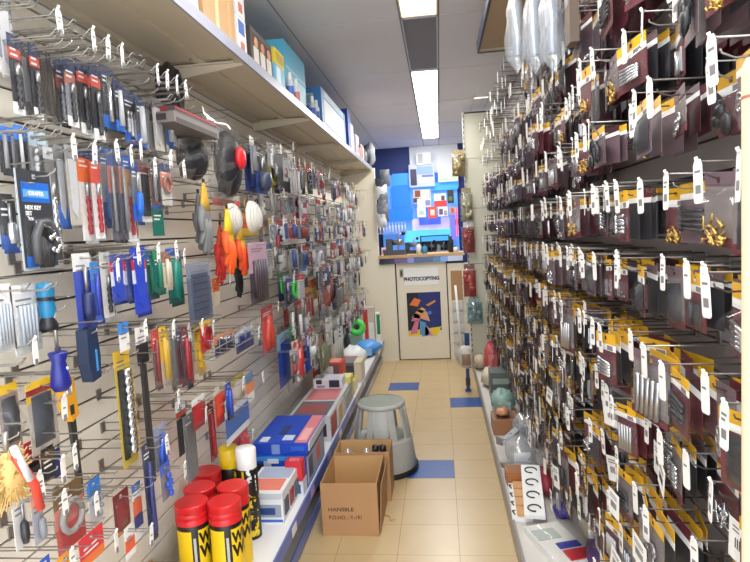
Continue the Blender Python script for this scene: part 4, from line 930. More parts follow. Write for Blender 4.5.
 (310, 280, 302, 14, 'orange and yellow leaning cards', ((.4, (226, 120, 50)), (.6, (226, 196, 90))), None),
 (327, 274, 306, 16, 'red bordered card past the yellow leaning one', ((.2, (190, 50, 46)), (.6, (206, 150, 120)), (.2, (170, 40, 40))), 'pad', (150, 50, 44)),
 (340, 284, 306, 8, 'black framed phone shaped card', ((1, (36, 34, 38)),), 'pad', (80, 80, 86)),
]
for k, e in enumerate(NL):
    px, yt, yb, wp, lb, bands = e[:6]
    P(px, yt, yb, wp, lb, bands, e[6] if len(e) > 6 else None, e[7] if len(e) > 7 else SIL, tk=(k if (yt > 118 and k % 2 and not (yt < 200 and px < 50)) else None), hk=.10 if yt < 115 and px < 175 else .06,
      X=-.86+(.035*((k % 3)-1) if px > 170 else .02*((k % 2))), kind='u' if k % 4 == 1 else 't', film='bag' if (len(e) > 6 and e[6] == 'pad') else ('sleeve' if len(e) > 6 and e[6] else None))
# a second of each slim pack hangs behind the front one on the nearer rows
for k, e in enumerate(NL):
    if len(e) > 6 and e[6] in ('bit', 'rod', 'blade', 'tool', 'bits') and e[1] < 345 and e[0] < 245:
        px, yt, yb, wp, lb, bands = e[:6]
        P(px+2.5, yt+3, yb+3, wp, 'twin behind the '+' '.join(lb.split(' ')[:13]), bands, e[6], e[7] if len(e) > 7 else SIL, X=-.905+.012*(k % 3), hk=None, film='sleeve')
# ------------------------------------------------------------------ left wall: particular things
t_clearcard = None
def hexset(w, h):
    b = MB(); cd_ = mat('key_set_card', (50, 52, 58), .45)
    slot_card(b, w, h*.97, cd_); b.box(-w/2-.004, w/2+.004, .0008, .002, .012-h, .012, mat('pack_edge', (176, 186, 196), .3))
    b.box(-w*.42, w*.42, -.0012, -.0004, -h*.26, -.012, mat('card_blue', (28, 100, 196), .4)); b.box(-w*.38, w*.38, -.0018, -.001, -h*.215, -h*.135, mat('panel_pale_blue', (90, 160, 226), .4))
    b.box(-w*.45, w*.2, -.0014, -.0004, -h*.97+.012, -h*.86+.012, mat('card_blue', (28, 100, 196), .4))
    g = MB()
    for k in range(7): g.tube([(-w*.12+k*w*.05, -.012, -h*.60-k*.003), (-w*.22+k*w*.06, -.012, -h*.92)], .0026+.0003*k, M_DARK, 6)
    g.tube([(-w*.25, -.010, -h*.88), (-w*.27, -.012, -h*.6), (-w*.12, -.012, -h*.47), (w*.12, -.012, -h*.46), (w*.3, -.012, -h*.55), (w*.36, -.012, -h*.85)], .009, mat('grip_grey', (72, 74, 78), .4), 8)
    for x, z in ((.05, .62), (.16, .60), (.26, .64), (.1, .74), (.22, .76), (.3, .72)): g.ball((w*x, -.02, -h*z), .006, M_BRIGHT, 8)
    f = MB(); f.pillow(-w*.46, w*.46, -h*.95, -h*.4, .03, M_SLEEVE, None, yb=-.0016)
    return [('hanging_card', b.mesh('hanging_card')), ('hex_keys', g.mesh('hex_keys')), ('blister', f.mesh('blister'))]
X0 = -.80
A = at(37, 171, 'X', X0); B = at(37, 270, 'X', X0); w = at(54, 220, 'X', X0).y-at(21.5, 220, 'X', X0).y; h = A.z-B.z
t = hang('hex_key_set', 'black and blue hex key set card hanging in front of the near packs', 'hex key set', (X0, at(38, 220, 'X', X0).y, A.z-.012), 1, hexset(w, h))
text('DRAPER', h*.06, M_WHITE, t, (0, -.002, -h*.175), (PI/2, 0, 0))
text('HEX KEY\nSET', h*.058, M_WHITE, t, (-w*.36, -.001, -h*.345), (PI/2, 0, 0), align='LEFT')
text('1243', h*.04, mat('print_pale', (190, 190, 194), .6), t, (-w*.3, -.001, -h*.43), (PI/2, 0, 0), align='LEFT')
hook(XL+.008, at(38, 220, 'X', X0).y, A.z-.013, 1, X0+.05-XL, 'left-wall wire hook holding the black and blue hex key set', 'hooks on the tool wall')
def tool_thing(name, label, cat, px, yt, yb, X, fn, hooked=True, rot=0):
    A = at(px, yt, 'X', X); B = at(px, yb, 'X', X); y = at(px, (yt+yb)/2, 'X', X).y; h = A.z-B.z
    t = bpy.data.objects.new(name, None); C.objects.link(t); t.location = (X, y, A.z-.012); t.rotation_euler = (0, rot, PI/2); tag(t, label, cat)
    for n, b in fn(h): b.obj(n, t)
    if hooked: hook(XL+.008, y, A.z-.014, 1, X-XL+.03, 'left-wall wire hook holding the '+' '.join(label.split(' ')[:11]), 'hooks on the tool wall')
    return t
def screwdriver(hc):
    def fn(h):
        s = MB(); s.tube([(0, 0, .012), (0, 0, -h*.5)], .004, M_STEEL, 10); s.box(-.006, .006, -.001, .001, .006, .016, M_STEEL)
        q = MB(); q.lathe([(0, -h*.98), (.014, -h*.97), (.021, -h*.9), (.017, -h*.74), (.0135, -h*.62), (.019, -h*.52), (.018, -h*.5), (0, -h*.495)], hc, 12)
        return [('blade_shaft', s), ('handle', q)]
    return fn
tool_thing('screwdriver', 'screwdriver with flared navy blue handle hanging over the yellow saw', 'screwdriver', 57, 304, 389, -.79, screwdriver(mat('navy_handle', (26, 34, 120), .3)))
tool_thing('wood_chisel', 'teal and black handled chisel beside the white blank cards', 'chisel', 46.5, 282, 326, -.80, lambda h: [('handle', (lambda q: (q.lathe([(0, .012), (.016, .01), (.017, -h*.1), (.014, -h*.3), (.017, -h*.5), (.012, -h*.7)], mat('teal_handle', (28, 116, 160), .35), 12), q.lathe([(.0165, -h*.2), (.0175, -h*.24), (.0165, -h*.28)], M_BLACK, 12), q)[-1])(MB())), ('ferrule', (lambda q: (q.lathe([(.012, -h*.66), (.018, -h*.85), (.019, -h*.97), (0, -h*.98)], M_BLACK, 12), q)[-1])(MB()))])
def padsaw(h):
    q = MB(); q.prism([(-.012, .012), (.022, .006), (.024, -h*.16), (.03, -h*.3), (.004, -h*.34), (-.012, -h*.2)], -.012, .012, mat('saw_yellow', (232, 164, 28), .4)); q.box(-.002, .012, -.013, -.011, -h*.28, -h*.2, M_DARK)
    s = MB(); s.prism([(.004, -h*.3), (.026, -h*.3), (.030, -h), (.016, -h)], -.004, .004, mat('saw_dark', (70, 66, 64), .4, .4))
    z = MB(); z.box(-.006, .004, -.003, .003, .008, .016, M_BLACK)
    return [('handle', q), ('blade', s), ('hang_loop', z)]
tool_thing('hand_saw', 'long dark saw with yellow handle against the bare slats', 'saw', 69, 374, 500, -.90, padsaw)
tool_thing('metal_file', 'long black steel file hanging past the socket rail pack', 'file', 148, 356, 482, -.84, lambda h: [('file_body', (lambda q: (q.prism([(-.011, 0), (.011, 0), (.013, -h*.9), (.008, -h), (-.008, -h), (-.012, -h*.9)], -.004, .004, mat('file_steel', (58, 56, 56), .45, .3)), q)[-1])(MB())), ('hang_loop', (lambda q: (q.box(-.006, .006, -.002, .002, -.001, .014, M_BLACK), q)[-1])(MB()))])
tool_thing('plasterer_saw', 'dark blue black moulded saw handle hanging from the blue pack', 'saw', 88, 328, 377, -.82, lambda h: [('handle', (lambda q: (q.prism([(-.018, .01), (.02, .012), (.026, -h*.5), (.022, -h*.95), (-.01, -h), (-.02, -h*.6)], -.014, .014, mat('moulded_navy', (30, 46, 76), .4)), q)[-1])(MB())), ('hang_loop', (lambda q: (q.box(-.004, .004, -.003, .003, .008, .016, M_BLACK), q)[-1])(MB())), ('printed_strip', (lambda q: (q.box(.006, .012, -.0155, -.0135, -h*.8, -h*.35, mat('strip_blue', (60, 140, 206), .4)), q)[-1])(MB()))])
# blank white cards over clear bags
for px, wp, lb in ((2, 24, 'white blank card over a clear bag at the very edge'), (26.5, 27, 'white blank card over a clear bag beside the teal chisel')):
    P(px, 284, 354, wp, lb, ((.47, (228, 228, 230)), (.53, (200, 204, 206))), 'longs', (176, 184, 196), film='bag', g0=.45, X=-.82, kind='u')
# dried raffia brush
def brush(h):
    b = MB(); r = random.Random(9)
    for k in range(420):
        a, e = r.uniform(0, 2*PI), r.uniform(-.9, .9); R = .045
        d = Vector((math.cos(a)*math.cos(e), math.sin(a)*math.cos(e)*.6, math.sin(e)*1.5)); p = Vector((0, 0, -h*.5))+d*R*.45; b.tube([p, p+d*R*r.uniform(.3, .55)+Vector((r.uniform(-.01, .01), 0, r.uniform(-.01, .01)))], .0016, mat('straw', (214, 182, 116), .7, var=.2, scale=60), 3, caps=False)
    b.ball((0, 0, -h*.5), (.034, .026, .05), mat('straw', (214, 182, 116), .7), 8)
    q = MB(); q.tube([(-.03, -.04, -h*.15), (.0, -.048, -h*.6), (.012, -.045, -h*.95)], .008, mat('red_grip', (206, 66, 50), .4), 8); q.tube([(-.035, -.042, -h*.02), (-.012, -.05, -h*.5)], .0065, mat('pale_band', (206, 212, 220), .4), 8)
    z = MB(); z.tube([(0, 0, -h*.2), (0, 0, .012)], .005, M_WIRE, 6)
    return [('bristles', b), ('handle', q), ('hang_loop', z)]
tool_thing('fibre_brush', 'straw coloured bushy brush with red tipped handle at the edge', 'brush', 9, 430, 512, -.80, brush)
# flat boxes and dark coil pushed up on the top hooks
A = at(165, 110, 'X', -.78); B = at(205, 100, 'X', -.78)
carton('flat grey boxed item lying across the top hooks', (-.90, (A.y+B.y)/2+.08, 1.815), .24, .36, .032, (120, 112, 108), [('side', .05, .95, .1, .5, (60, 56, 58)), ('front', .1, .9, .2, .8, (60, 50, 54))])
carton('thin red edged flat box on the grey flat box', (-.90, (A.y+B.y)/2+.10, 1.848), .22, .34, .022, (84, 74, 74), [('side', 0, 1, .55, .95, (150, 40, 46)), ('front', .1, .9, .4, .9, (150, 50, 54))])
t = thing('hose_coil', 'dark round coil tucked under the overhead shelf', 'coil', (-.93, 2.02, 1.985), rot=(0, PI/2, .3))
b = MB()
for k in range(5): b.tube([((.09-.012*abs(k-2))*math.cos(2*PI*j/24), (.09-.012*abs(k-2))*math.sin(2*PI*j/24), (k-2)*.014) for j in range(25)], .012, mat('hose_dark', (52, 48, 52), .5), 8)
b.obj('hose', t); b = MB(); b.tube([(.086, -.02, -.03), (.094, 0, 0), (.086, .02, .03)], .006, mat('hose_tie', (150, 60, 60), .4), 6); b.obj('tie', t)
# big clear bags of knee pads
def kneepad(h, disc, w=.085):
    b = MB(); b.ball((0, -.015, -h*.55), (w*.75, .05, h*.40), mat('pad_black', (34, 36, 42), .45), 14)
    b.pillow(-w*.7, w*.7, -h*.9, -h*.2, .05, mat('pad_black', (34, 36, 42), .45), random.Random(4), yb=.0)
    f = MB(); f.pillow(-w, w, -h, .02, .085, clear('thick_clear_film', gloss=.20, haze=.04, rough=.05), random.Random(6), 8, 11, yb=.022)
    out = [('knee_pad', b), ('clear_bag', f)]
    if disc:
        q = MB(); q.ball((-.012, -.072, -h*.50), (.040, .020, .046), mat('disc_red', (216, 40, 48), .35), 14); out.append(('red_cap', q))
    return out
tool_thing('knee_pads', 'big shiny clear bag of black knee pads with red disc', 'knee pads', 224, 116, 198, -.84, lambda h: kneepad(h, True, .125))
tool_thing('knee_pads', 'clear bag of black pads behind the one with a red disc', 'knee pads', 188, 124, 180, -.88, lambda h: kneepad(h, False, .115))
# gloves
def glove(h, c1, c2, cuff, s=1):
    b = MB(); L = h; m1, m2 = (c if not isinstance(c, tuple) else col(c, .6) for c in (c1, c2))
    b.ball((0, 0, -L*.42), (.036*s, .014, L*.20), m1, 12)
    b.tube([(0, 0, -L*.0), (0, 0, -L*.10), (0, 0, -L*.22), (0, 0, -L*.38)], [.008*s, .017*s, .024*s, .033*s], cuff if not isinstance(cuff, tuple) else col(cuff, .6), 10, M=Matrix.Diagonal((1, .45, 1, 1)))
    for k, (x, l) in enumerate(((-.028, .86), (-.010, .98), (.009, 1.0), (.026, .93))):
        b.tube([(x*s*.8, 0, -L*.5), (x*s*1.05, -.004, -L*.7), (x*s*1.25, .002, -L*(l-.03)), (x*s*1.25, .002, -L*l)], [.012*s, .0105*s, .0085*s, .003*s], m2, 8)
    b.tube([(-.034*s, 0, -L*.36), (-.052*s, -.008, -L*.52), (-.050*s, -.01, -L*.66), (-.048*s, -.01, -L*.69)], [.013*s, .012*s, .009*s, .003*s], m2, 8)
    q = MB(); q.box(-.008, .008, -.002, .002, -.03, .014, M_BLACK)
    return [('glove_body', b), ('hang_tab', q)]
tool_thing('work_glove', 'grey work glove with mustard cuff hanging fingers down', 'glove', 206, 180, 252, -.82, lambda h: glove(h, (126, 126, 126), (118, 120, 122), (200, 160, 60), 1.1), rot=.06)
tool_thing('work_glove', 'second grey work glove tucked behind the mustard cuffed one', 'glove', 200, 190, 248, -.88, lambda h: glove(h, (112, 112, 114), (104, 106, 110), (90, 90, 92), 1.0), False)
tool_thing('work_glove', 'yellow and orange work glove hanging in front of the slats', 'glove', 229, 206, 272, -.80, lambda h: glove(h, (240, 178, 40), (232, 92, 30), (226, 196, 50), 1.15))
tool_thing('work_glove', 'second yellow and orange glove fanned beside the front one', 'glove', 239, 214, 276, -.85, lambda h: glove(h, (236, 190, 60), (226, 80, 30), (226, 186, 60), 1.1), False, rot=-.2)
tool_thing('work_glove', 'red orange glove fingers showing below the yellow gloves', 'glove', 222, 222, 282, -.88, lambda h: glove(h, (206, 60, 36), (196, 40, 36), (190, 60, 40), 1.0), False, rot=.15)
tool_thing('work_glove', 'black fingered glove hanging lowest behind the orange gloves', 'glove', 238, 244, 296, -.91, lambda h: glove(h, (40, 40, 42), (34, 34, 36), (40, 40, 42), .9), False)
# dust masks and safety pack
def mask(h):
    b = MB(); R = h*.5
    prof = [(R*math.cos(a), R*.62*math.sin(a)) for a in [i*PI/2/7 for i in range(8)]]
    b.lathe(prof, mat('mask_white', (222, 220, 212), .7), 20, M=Matrix.Translation((0, 0, -R)) @ Matrix.Rotation(PI/2, 4, 'X'))
    for k in (.35, .55, .75): b.tube([(R*1.01*math.cos(k*1.2)*math.cos(2*PI*j/20), -R*.63*math.sin(k*1.2)-.001, -R+R*1.01*math.cos(k*1.2)*math.sin(2*PI*j/20)) for j in range(21)], .0015, mat('mask_ridge', (196, 194, 188), .7), 4)
    q = MB(); q.tube([(-R*.9, 0, -R*.9), (-R*.3, .02, .0), (0, .02, .012), (R*.3, .02, 0), (R*.9, 0, -R*.9)], .002, M_YEL, 5)
    return [('mask_cup', b), ('strap', q)]
tool_thing('dust_mask', 'white ribbed dust mask cup hanging nearest the orange gloves', 'mask', 231, 200, 232, -.84, mask)
tool_thing('dust_mask', 'white ribbed dust mask cup with the yellow pack below', 'mask', 251, 198, 231, -.82, mask)
P(249, 214, 236, 30, 'bright orange and yellow safety pack behind the dust masks', ((.35, (236, 140, 40)), (.3, (226, 90, 40)), (.35, (240, 196, 40))), None, X=-.90)
P(227, 194, 206, 27, 'red and white card strip above the dust masks', ((.5, (206, 196, 190)), (.5, (214, 80, 70))), None, X=-.86)
# wire basket
A = at(213, 352, 'X', -.80); B = at(262, 340, 'X', -.80)
t = thing('wire_basket', 'shallow wire basket fixed to the slats below the striped knives', 'basket', (XL+.008, (A.y+B.y)/2, A.z-.03), PI/2)
b = MB(); w = (B.y-A.y)/2; d = .24
for z in (0, .035, .07):
    b.tube([(-w, 0, z), (-w, -d, z), (w, -d, z), (w, 0, z), (-w, 0, z)], .0022, M_WIRE, 5)
for k in range(9): x = -w+2*w*k/8; b.tube([(x, 0, 0), (x, -d, 0), (x, -d, .07)], .0015, M_WIRE, 4)
b.obj('wire_frame', t)

# ------------------------------------------------------------------ left wall, far part: rows of small packs
PAL = [(200, 200, 204), (170, 172, 178), (206, 204, 196), (150, 150, 156), (190, 60, 60), (60, 80, 130), (40, 42, 48), (226, 224, 218), (120, 60, 60), (150, 160, 170), (196, 190, 176), (90, 96, 110), (206, 206, 210), (60, 110, 170), (196, 170, 90), (216, 214, 210), (130, 126, 120)]
CN = {4: 'red', 5: 'navy', 6: 'black', 8: 'maroon', 11: 'slate', 13: 'blue', 14: 'yellow', 2: 'cream', 7: 'white', 0: 'silver', 1: 'grey', 3: 'mid grey', 9: 'blue grey', 10: 'stone', 12: 'pale silver', 15: 'off-white', 16: 'taupe'}
rf = random.Random(21)
GOOD = ['bit', 'tool', 'ring', 'lump', 'pliers', 'screws', 'longs', 'strip', 'rod', 'washers', 'hinge']
FROW = [(1.885, .15, 2.55), (1.70, .14, 2.65), (1.545, .13, 2.7), (1.39, .13, 2.75), (1.235, .135, 2.95), (1.075, .20, 3.15), (.84, .17, 2.9), (.665, .11, 3.2)]
far_hooks = MB()
for ri, (z, hm, ys) in enumerate(FROW):
    y = ys+rf.random()*.05; n = 0
    while y < 6.22:
        n += 1; w = rf.choice([.05, .06, .07, .085, .10]); h = hm*rf.uniform(.8, 1.3); X = rf.choice([-.86, -.83, -.80])-(ri % 2)*.06; zj = rf.uniform(-.025, .02)
        c1, c2 = rf.choice(list(range(17))+[4, 5, 6, 8, 4, 13, 14]), rf.choice([0, 2, 7, 1, 10, 3, 6, 8, 11, 5, 4, 16, 3]); gd = rf.choice(GOOD); g = rf.choice([SIL, SIL, GRY, BLK, (206, 206, 210), (150, 60, 60), (60, 80, 140), WHT])
        bands = ((.2, PAL[c1]), (.8, PAL[c2]))
        pr = card_pack(w, h, bands, gd, g, .22, .95, rf.choice(['bag', 'sleeve', None]), GN[gd].replace(' ', '_'))
        hang(GN[gd].replace(' ', '_')+'_pack', '%s topped %s pack, %s along %s far row of tool wall' % (CN[c1], GN[gd], nth(n), nth(ri+1)), GN[gd]+' pack', (X, y+w/2, z+zj), 1, pr, 'small '+GN[gd]+' packs on the far tool wall', rf.uniform(-.05, .05), rf.uniform(-.35, .2))
        Lh = X-XL+rf.uniform(.03, .06)
        far_hooks.tube([(XL+.009, y+w/2, z+zj-.001), (XL+.008+Lh-.01, y+w/2, z+zj-.001), (XL+.008+Lh, y+w/2, z+zj+.01)], .0017, M_WIRE, 4)
        if rf.random() < .4: far_hooks.box(XL+.01+Lh, XL+.0115+Lh, y+w/2-.008, y+w/2+.008, z-.035, z+.01, M_TAG)
        y += w+.012+rf.random()*.02
o = far_hooks.obj('peg_hook_bank'); tag(o, 'mass of small wire hooks carrying the far packs on the tool wall', 'hook', 'hooks on the tool wall', 'stuff')
# bare long prongs under the shelf
for k in range(14):
    y = 1.00+k*.060; hook(XL+.008, y+.03, 1.925, 1, .285, 'bare left-wall prong just under the shelf, %s from the near end' % nth(k+1), 'hooks on the tool wall', k if k in (2, 4, 5, 6, 9, 10, 11, 12, 14) else None, kind='u')
for k, (px, py) in enumerate(((20, 365), (30, 346), (62, 372), (92, 500), (108, 372), (60, 402), (115, 492), (35, 480), (100, 524), (175, 396))):
    q = at(px, py, 'X', -.80); hook(XL+.008, q.y, q.z, 1, .25, 'bare left-wall prong low over the open slats, %s counted downward' % nth(k+1), 'hooks on the tool wall', k if k % 2 else None, kind='u')

# ------------------------------------------------------------------ right wall: rows of ticketed hooks with yellow topped packs
rr = random.Random(33)
XT = .42
RROW = [2.35, 2.18, 2.01, 1.84, 1.67, 1.50, 1.33, 1.15, .98, .81, .63, .46]
_RP = {}
BAGC = [('screws', M_BRIGHT), ('bolts', M_BRIGHT), ('fan', M_BRIGHT), ('longs', M_STEEL), ('washers', M_STEEL), ('bracket', M_STEEL), ('hinge', M_DARK), ('screws', M_BRASS), ('lump', M_BLACK), ('bolts', M_DARK), ('hinge', M_STEEL), ('pad', M_DARK)]
BAGN = ['silver screws', 'silver bolts', 'long silver bolts', 'steel rods', 'steel washers', 'steel brackets', 'dark hinge', 'brass screws', 'black fittings', 'dark bolts', 'steel hinge', 'dark padding']
M_MAR2 = mat('deep_maroon', (66, 26, 36), .5); M_PLUM = mat('plum_grey', (104, 84, 92), .5)
def bag_pack(w, h, ci, style, v=0):
    """maroon card with a yellow header, goods, clear bag; style 1: grey bag with white barcode label and maroon foot"""
    w, h = R5(w), R5(h); k = (w, h, ci, style, v)
    if k in _RP: return _RP[k]
    r = random.Random(v*77+ci*5+int(w*1000)); out = []
    kind, mt = BAGC[ci]
    if style == 0:
        b = MB(); hh = min(.042, h*.27) if v < 3 else min(.05, h*.34)
        slot_card(b, w, hh*.62, M_YEL); b.box(-w/2, w/2, -.0006, .0006, .012-hh, .012-hh*.62, M_WHITE)
        b.box(w*.08, w*.36, -.0011, -.0004, .012-hh*.95, .012-hh*.68, M_PRINT)
        out.append(('hanging_header', b.mesh('hanging_header')))
        b = MB(); b.box(-w/2, w/2, .0007, .0016, .012-h, .012-hh*.9, (M_MAR, M_MAR2, M_PLUM, M_MAR)[v % 4]); out.append(('backing_card', b.mesh('backing_card')))
        z0 = hh
    else:
        b = MB(); slot_card(b, w, .02, (M_MAR, M_YEL)[v % 2] if style == 1 else M_PLUM); out.append(('hanging_header', b.mesh('hanging_header')))
        b = MB(); b.box(-w/2, w/2, .0007, .0016, .012-h, -.008, mat('grey_backing', (120, 112, 112), .5)); b.box(-w/2-.001, w/2+.001, -.001, .002, .012-h, .012-h+.016, M_MAR); out.append(('backing_card', b.mesh('backing_card')))
        z0 = .03
    g = content(kind, w*.95, h-z0-.005, mt, r); g.v = [(x, y, z+.012-z0) for x, y, z in g.v]; out.append((GN.get(kind, kind).replace(' ', '_').replace('padded', 'padding'), g.mesh(kind+'_goods')))
    b = MB(); b.pillow(-w/2+.001, w/2-.001, .012-h+.001, .012-z0*.85, .026, M_CLEAR, r, yb=-.0012); out.append(('clear_bag', b.mesh('clear_bag')))
    if style == 1:
        b = MB(); Mx = Matrix.Translation((r.uniform(-.004, .004), -.029, -h*.58)) @ Matrix.Rotation(r.uniform(-.25, .3), 4, 'Y')
        lw, lh = w*.35, h*.27; b.box(-lw, lw, 0, .001, -lh, lh, M_WHITE, M=Mx)
        for q in range(7): b.box(-lw*.5+q*lw*.16, -lw*.5+q*lw*.16+lw*.07, -.0006, .0004, -lh*.35, lh*.15, M_DARK, M=Mx)
        for q in range(2): b.box(-lw*.7, lw*.6, -.0006, .0004, lh*(.45+.2*q), lh*(.52+.2*q), M_PRINT, M=Mx)
        out.append(('barcode_label', b.mesh('barcode_label')))
    _RP[k] = out
    return out
slots = []
for ri, z in enumerate(RROW):
    y = .80+rr.random()*.05; n = 0
    while y < 5.62:
        n += 1
        near = y < 1.7
        w = rr.choice([.085, .10, .115, .13]) if near else rr.choice([.055, .065, .075, .09, .10])
        if ri in (5, 6) and y > 1.3: w = rr.choice([.045, .055, .06, .075])
        h = rr.uniform(.10, .135) if ri < 7 else rr.uniform(.11, .15)
        if ri == 4: h = rr.uniform(.085, .115)
        slots.append([y+w/2, ri, n, z+rr.uniform(-.006, .006), w, h, rr.randrange(len(BAGC)), 1 if (ri >= 8 and rr.random() < .5) else 0, rr.randrange(4), rr.random()])
        y += w+.008+(rr.random()*.03 if rr.random() < .6 else .0)
slots.sort(key=lambda s: s[0]+abs(s[3]-1.4)*.25)
LIMIT, HOOKS = 300, 165
hk_bulk, pk_bulk = MB(), MB()
def bulk_hook(b, x, y, z, L):
    X0 = x; x1 = x-L
    for s in (0, .026):
        b.tube([(X0, y, z+s), (x1, y, z+s*1.1)], .0017, M_DWIRE, 3, caps=False)
    a = rr.uniform(-.006, .006)
    b.add([(x1-.002, y-.012, z+.03), (x1-.002-a, y+.012, z+.03), (x1-.002-a, y+.012, z-.036), (x1-.002, y-.012, z-.036)], [(0, 1, 2, 3)], M_TAG)
    b.add([(x1-.0032, y-.012, z+.03), (x1-.0032-a, y+.012, z+.03), (x1-.0032-a, y+.012, z-.036), (x1-.0032, y-.012, z-.036)], [(3, 2, 1, 0)], M_TAG)
def bulk_pack(b, x, y, z, w, h, v, ci, full):
    Mx = Matrix.Translation((x, y, z)) @ Matrix.Rotation(rr.uniform(-.22, .22), 4, 'Z') @ Matrix.Rotation(-PI/2, 4, 'Z')
    hh = min(.042, h*.27) if z > 1.2 else min(.054, h*.36)
    b.box(-w/2, w/2, -.0006, .0006, .012-hh*.62, .012, M_YEL if rr.random() < (.42 if z > 1.2 else .8) else rr.choice([M_MAR, M_MAR2, M_PLUM]), M=Mx); b.box(-w/2, w/2, -.0006, .0006, .012-hh, .012-hh*.62, M_WHITE, M=Mx)  # shading of the upper rows put in as fewer yellow headers
    b.box(-w/2, w/2, .0007, .0016, .012-h, .012-hh, (M_MAR, M_MAR2, M_PLUM, M_DARK)[v % 4], M=Mx)
    if full:
        q = MB(); r = random.Random(rr.random()); q.pillow(-w/2, w/2, .012-h, .012-hh, .02, M_CLEAR, r, 3, 4, -.0012); b.add(q.v, q.f, M_CLEAR, True, Mx)
        for k in range(4): b.tube([(rr.uniform(-.35, 0)*w, -.006, -h*rr.uniform(.4, .85)), (rr.uniform(0, .35)*w, -.006, -h*rr.uniform(.4, .85))], .0035, BAGC[ci][1], 4, M=Mx)
RN = [nth(k+1)+' row down' for k in range(12)]
RN[0] = 'topmost row'; RN[11] = 'lowest row'
cnt = 0
for (y, ri, n, z, w, h, ci, st, v, q) in slots:
    if st == 0 and ri < 8 and v == 1: st = 2
    if ri >= 7 and v in (1, 2): v = 3
    tip = XT+rr.uniform(-.03, .04); L = XR-.010-tip
    emp = q < .05 or (ri < 2 and (y > 3.2 or q < .14)) or (ri == 2 and y > 4.3)
    front = tip+rr.choice([.012, .02, .03, .05, .07])
    if cnt < LIMIT:
        cnt += 1
        if cnt > HOOKS: bulk_hook(hk_bulk, XR-.010, y, z, L)
        else: hook(XR-.010, y, z, -1, L, 'right-wall hook with white price ticket, %s along the %s' % (nth(n), RN[ri]), 'ticketed hooks on the right wall', rr.randrange(5), dull=rr.random() < (.5 if ri < 6 else .9))
        if emp: continue
        if ri == 0: h = min(h, .14)
        pr = bag_pack(w, h, ci, st, v)
        lab = ('yellow topped maroon pack of %s', 'grey bag of %s with barcode label', 'plum topped clear bag of %s')[st] % BAGN[ci]
        hang('hardware_pack', '%s, %s hook of right-wall %s' % (lab, nth(n), RN[ri].replace(' down', '')), 'pack', (front, y, z-.001), -1, pr, 'hardware packs on the right wall', rr.uniform(-.09, .09), rr.uniform(-.28, .28))
    else:
        bulk_hook(hk_bulk, XR-.010, y, z, L)
        if not emp: bulk_pack(pk_bulk, front, y, z, w, h, v, ci, True)
    if not emp:
        x = front+.024
        for k in range(rr.choice([2, 3, 4, 5])):
            if x > XR-.04: break
            bulk_pack(pk_bulk, x, y+rr.uniform(-.003, .003), z, w, h*rr.uniform(.95, 1.02), v, ci, False); x += rr.uniform(.014, .03)
o = hk_bulk.obj('peg_hook_bank'); tag(o, 'mass of small ticketed wire hooks on the far half of the right wall', 'hook', 'ticketed hooks on the right wall', 'stuff')
o = pk_bulk.obj('hardware_pack_stock'); tag(o, 'mass of yellow topped packs filling the far right wall and hook backs', 'pack', 'hardware packs on the right wall', 'stuff')

# ------------------------------------------------------------------ right wall: particular things
def sleeve(px, y0, y1, wp, X, label, yaw=0):
    A = at(px, y0, 'X', X); B = at(px, y1, 'X', X); h = A.z-B.z; w = (at(px+wp/2, y1-20, 'X', X).y-at(px-wp/2, y1-20, 'X', X).y)
    t = thing('plastic_sleeve', label, 'sleeve', (X, (A.y+B.y)/2, A.z), -PI/2+yaw, 'milky plastic sleeves at the ceiling')
    b = MB(); r = random.Random(px); n = 10
    prof = [(0, .014), (-h*.3, .042), (-h*.6, .050), (-h*.80, .046), (-h*.93, .018), (-h, .003)]
    vs = []
    for i, (z, rad) in enumerate(prof):
        for j in range(n): a = 2*PI*j/n; k = .75+.5*r.random(); vs.append((rad*math.cos(a)*k, rad*.8*math.sin(a)*k, z))
    b.add(vs, [(i*n+j, i*n+(j+1) % n, (i+1)*n+(j+1) % n, (i+1)*n+j) for i in range(5) for j in range(n)], M_MILK, True); b.obj('milky_film', t)
    q = MB(); q.box(-.018, .018, -.012, .012, -h*.8, -h*.2, mat('pale_goods', (128, 140, 156), .6)); q.obj('wrapped_goods', t)
    q = MB(); q.tube([(0, 0, 0), (0, 0, .06)], .004, M_WIRE, 6); q.obj('hang_cord', t)
for px, y0, y1, wp, X, lb in ((516, -18, 76, 22, .33, 'milky plastic sleeve nearest the aisle hanging from the high shelf'), (534, -22, 76, 20, .36, 'middle milky plastic sleeve hanging beneath the high shelf'), (552, -26, 74, 20, .39, 'milky plastic sleeve closest to the hooks beneath the high shelf')):
    sleeve(px, y0, y1, abs(wp), X, lb)
# high shelf on the right
q = at(477, 52, 'Z', 2.42)
t = thing('high_shelf', 'beige underside of a high shelf with dark edge near the ceiling', 'shelf', (q.x, q.y, 2.42))
b = MB(); b.box(.012, .37, -2.9, 0, 0, .02, mat('beige_shelf', (182, 160, 128), .55, var=.04, scale=4)); b.box(.012, .37, -.045, -.02, -.006, 0, M_SHELF); b.obj('shelf_board', t)
b = MB(); b.box(0, .012, -2.3, .0, -.01, .05, mat('dark_blue_edge', (58, 66, 92), .4)); b.box(.0, .37, .0, .006, -.008, .03, mat('shelf_end_edge', (120, 112, 104), .5)); b.obj('ticket_strip', t)
# brown board among the upper hooks
A = at(571, 0, 'X', .45); B = at(571, 55, 'X', .45)
t = thing('wooden_batten', 'dark brown upright board among the upper right hooks', 'board', (.385, at(572, 30, 'X', .385).y, 1.93)); b = MB(); b.box(-.012, .012, -.03, .03, 0, .50, mat('batten_brown', (92, 78, 68), .6, var=.1)); b.obj('board', t)
b = MB(); b.box(-.0135, -.012, -.02, .02, .1, .14, M_PRINT); b.obj('stamp', t)
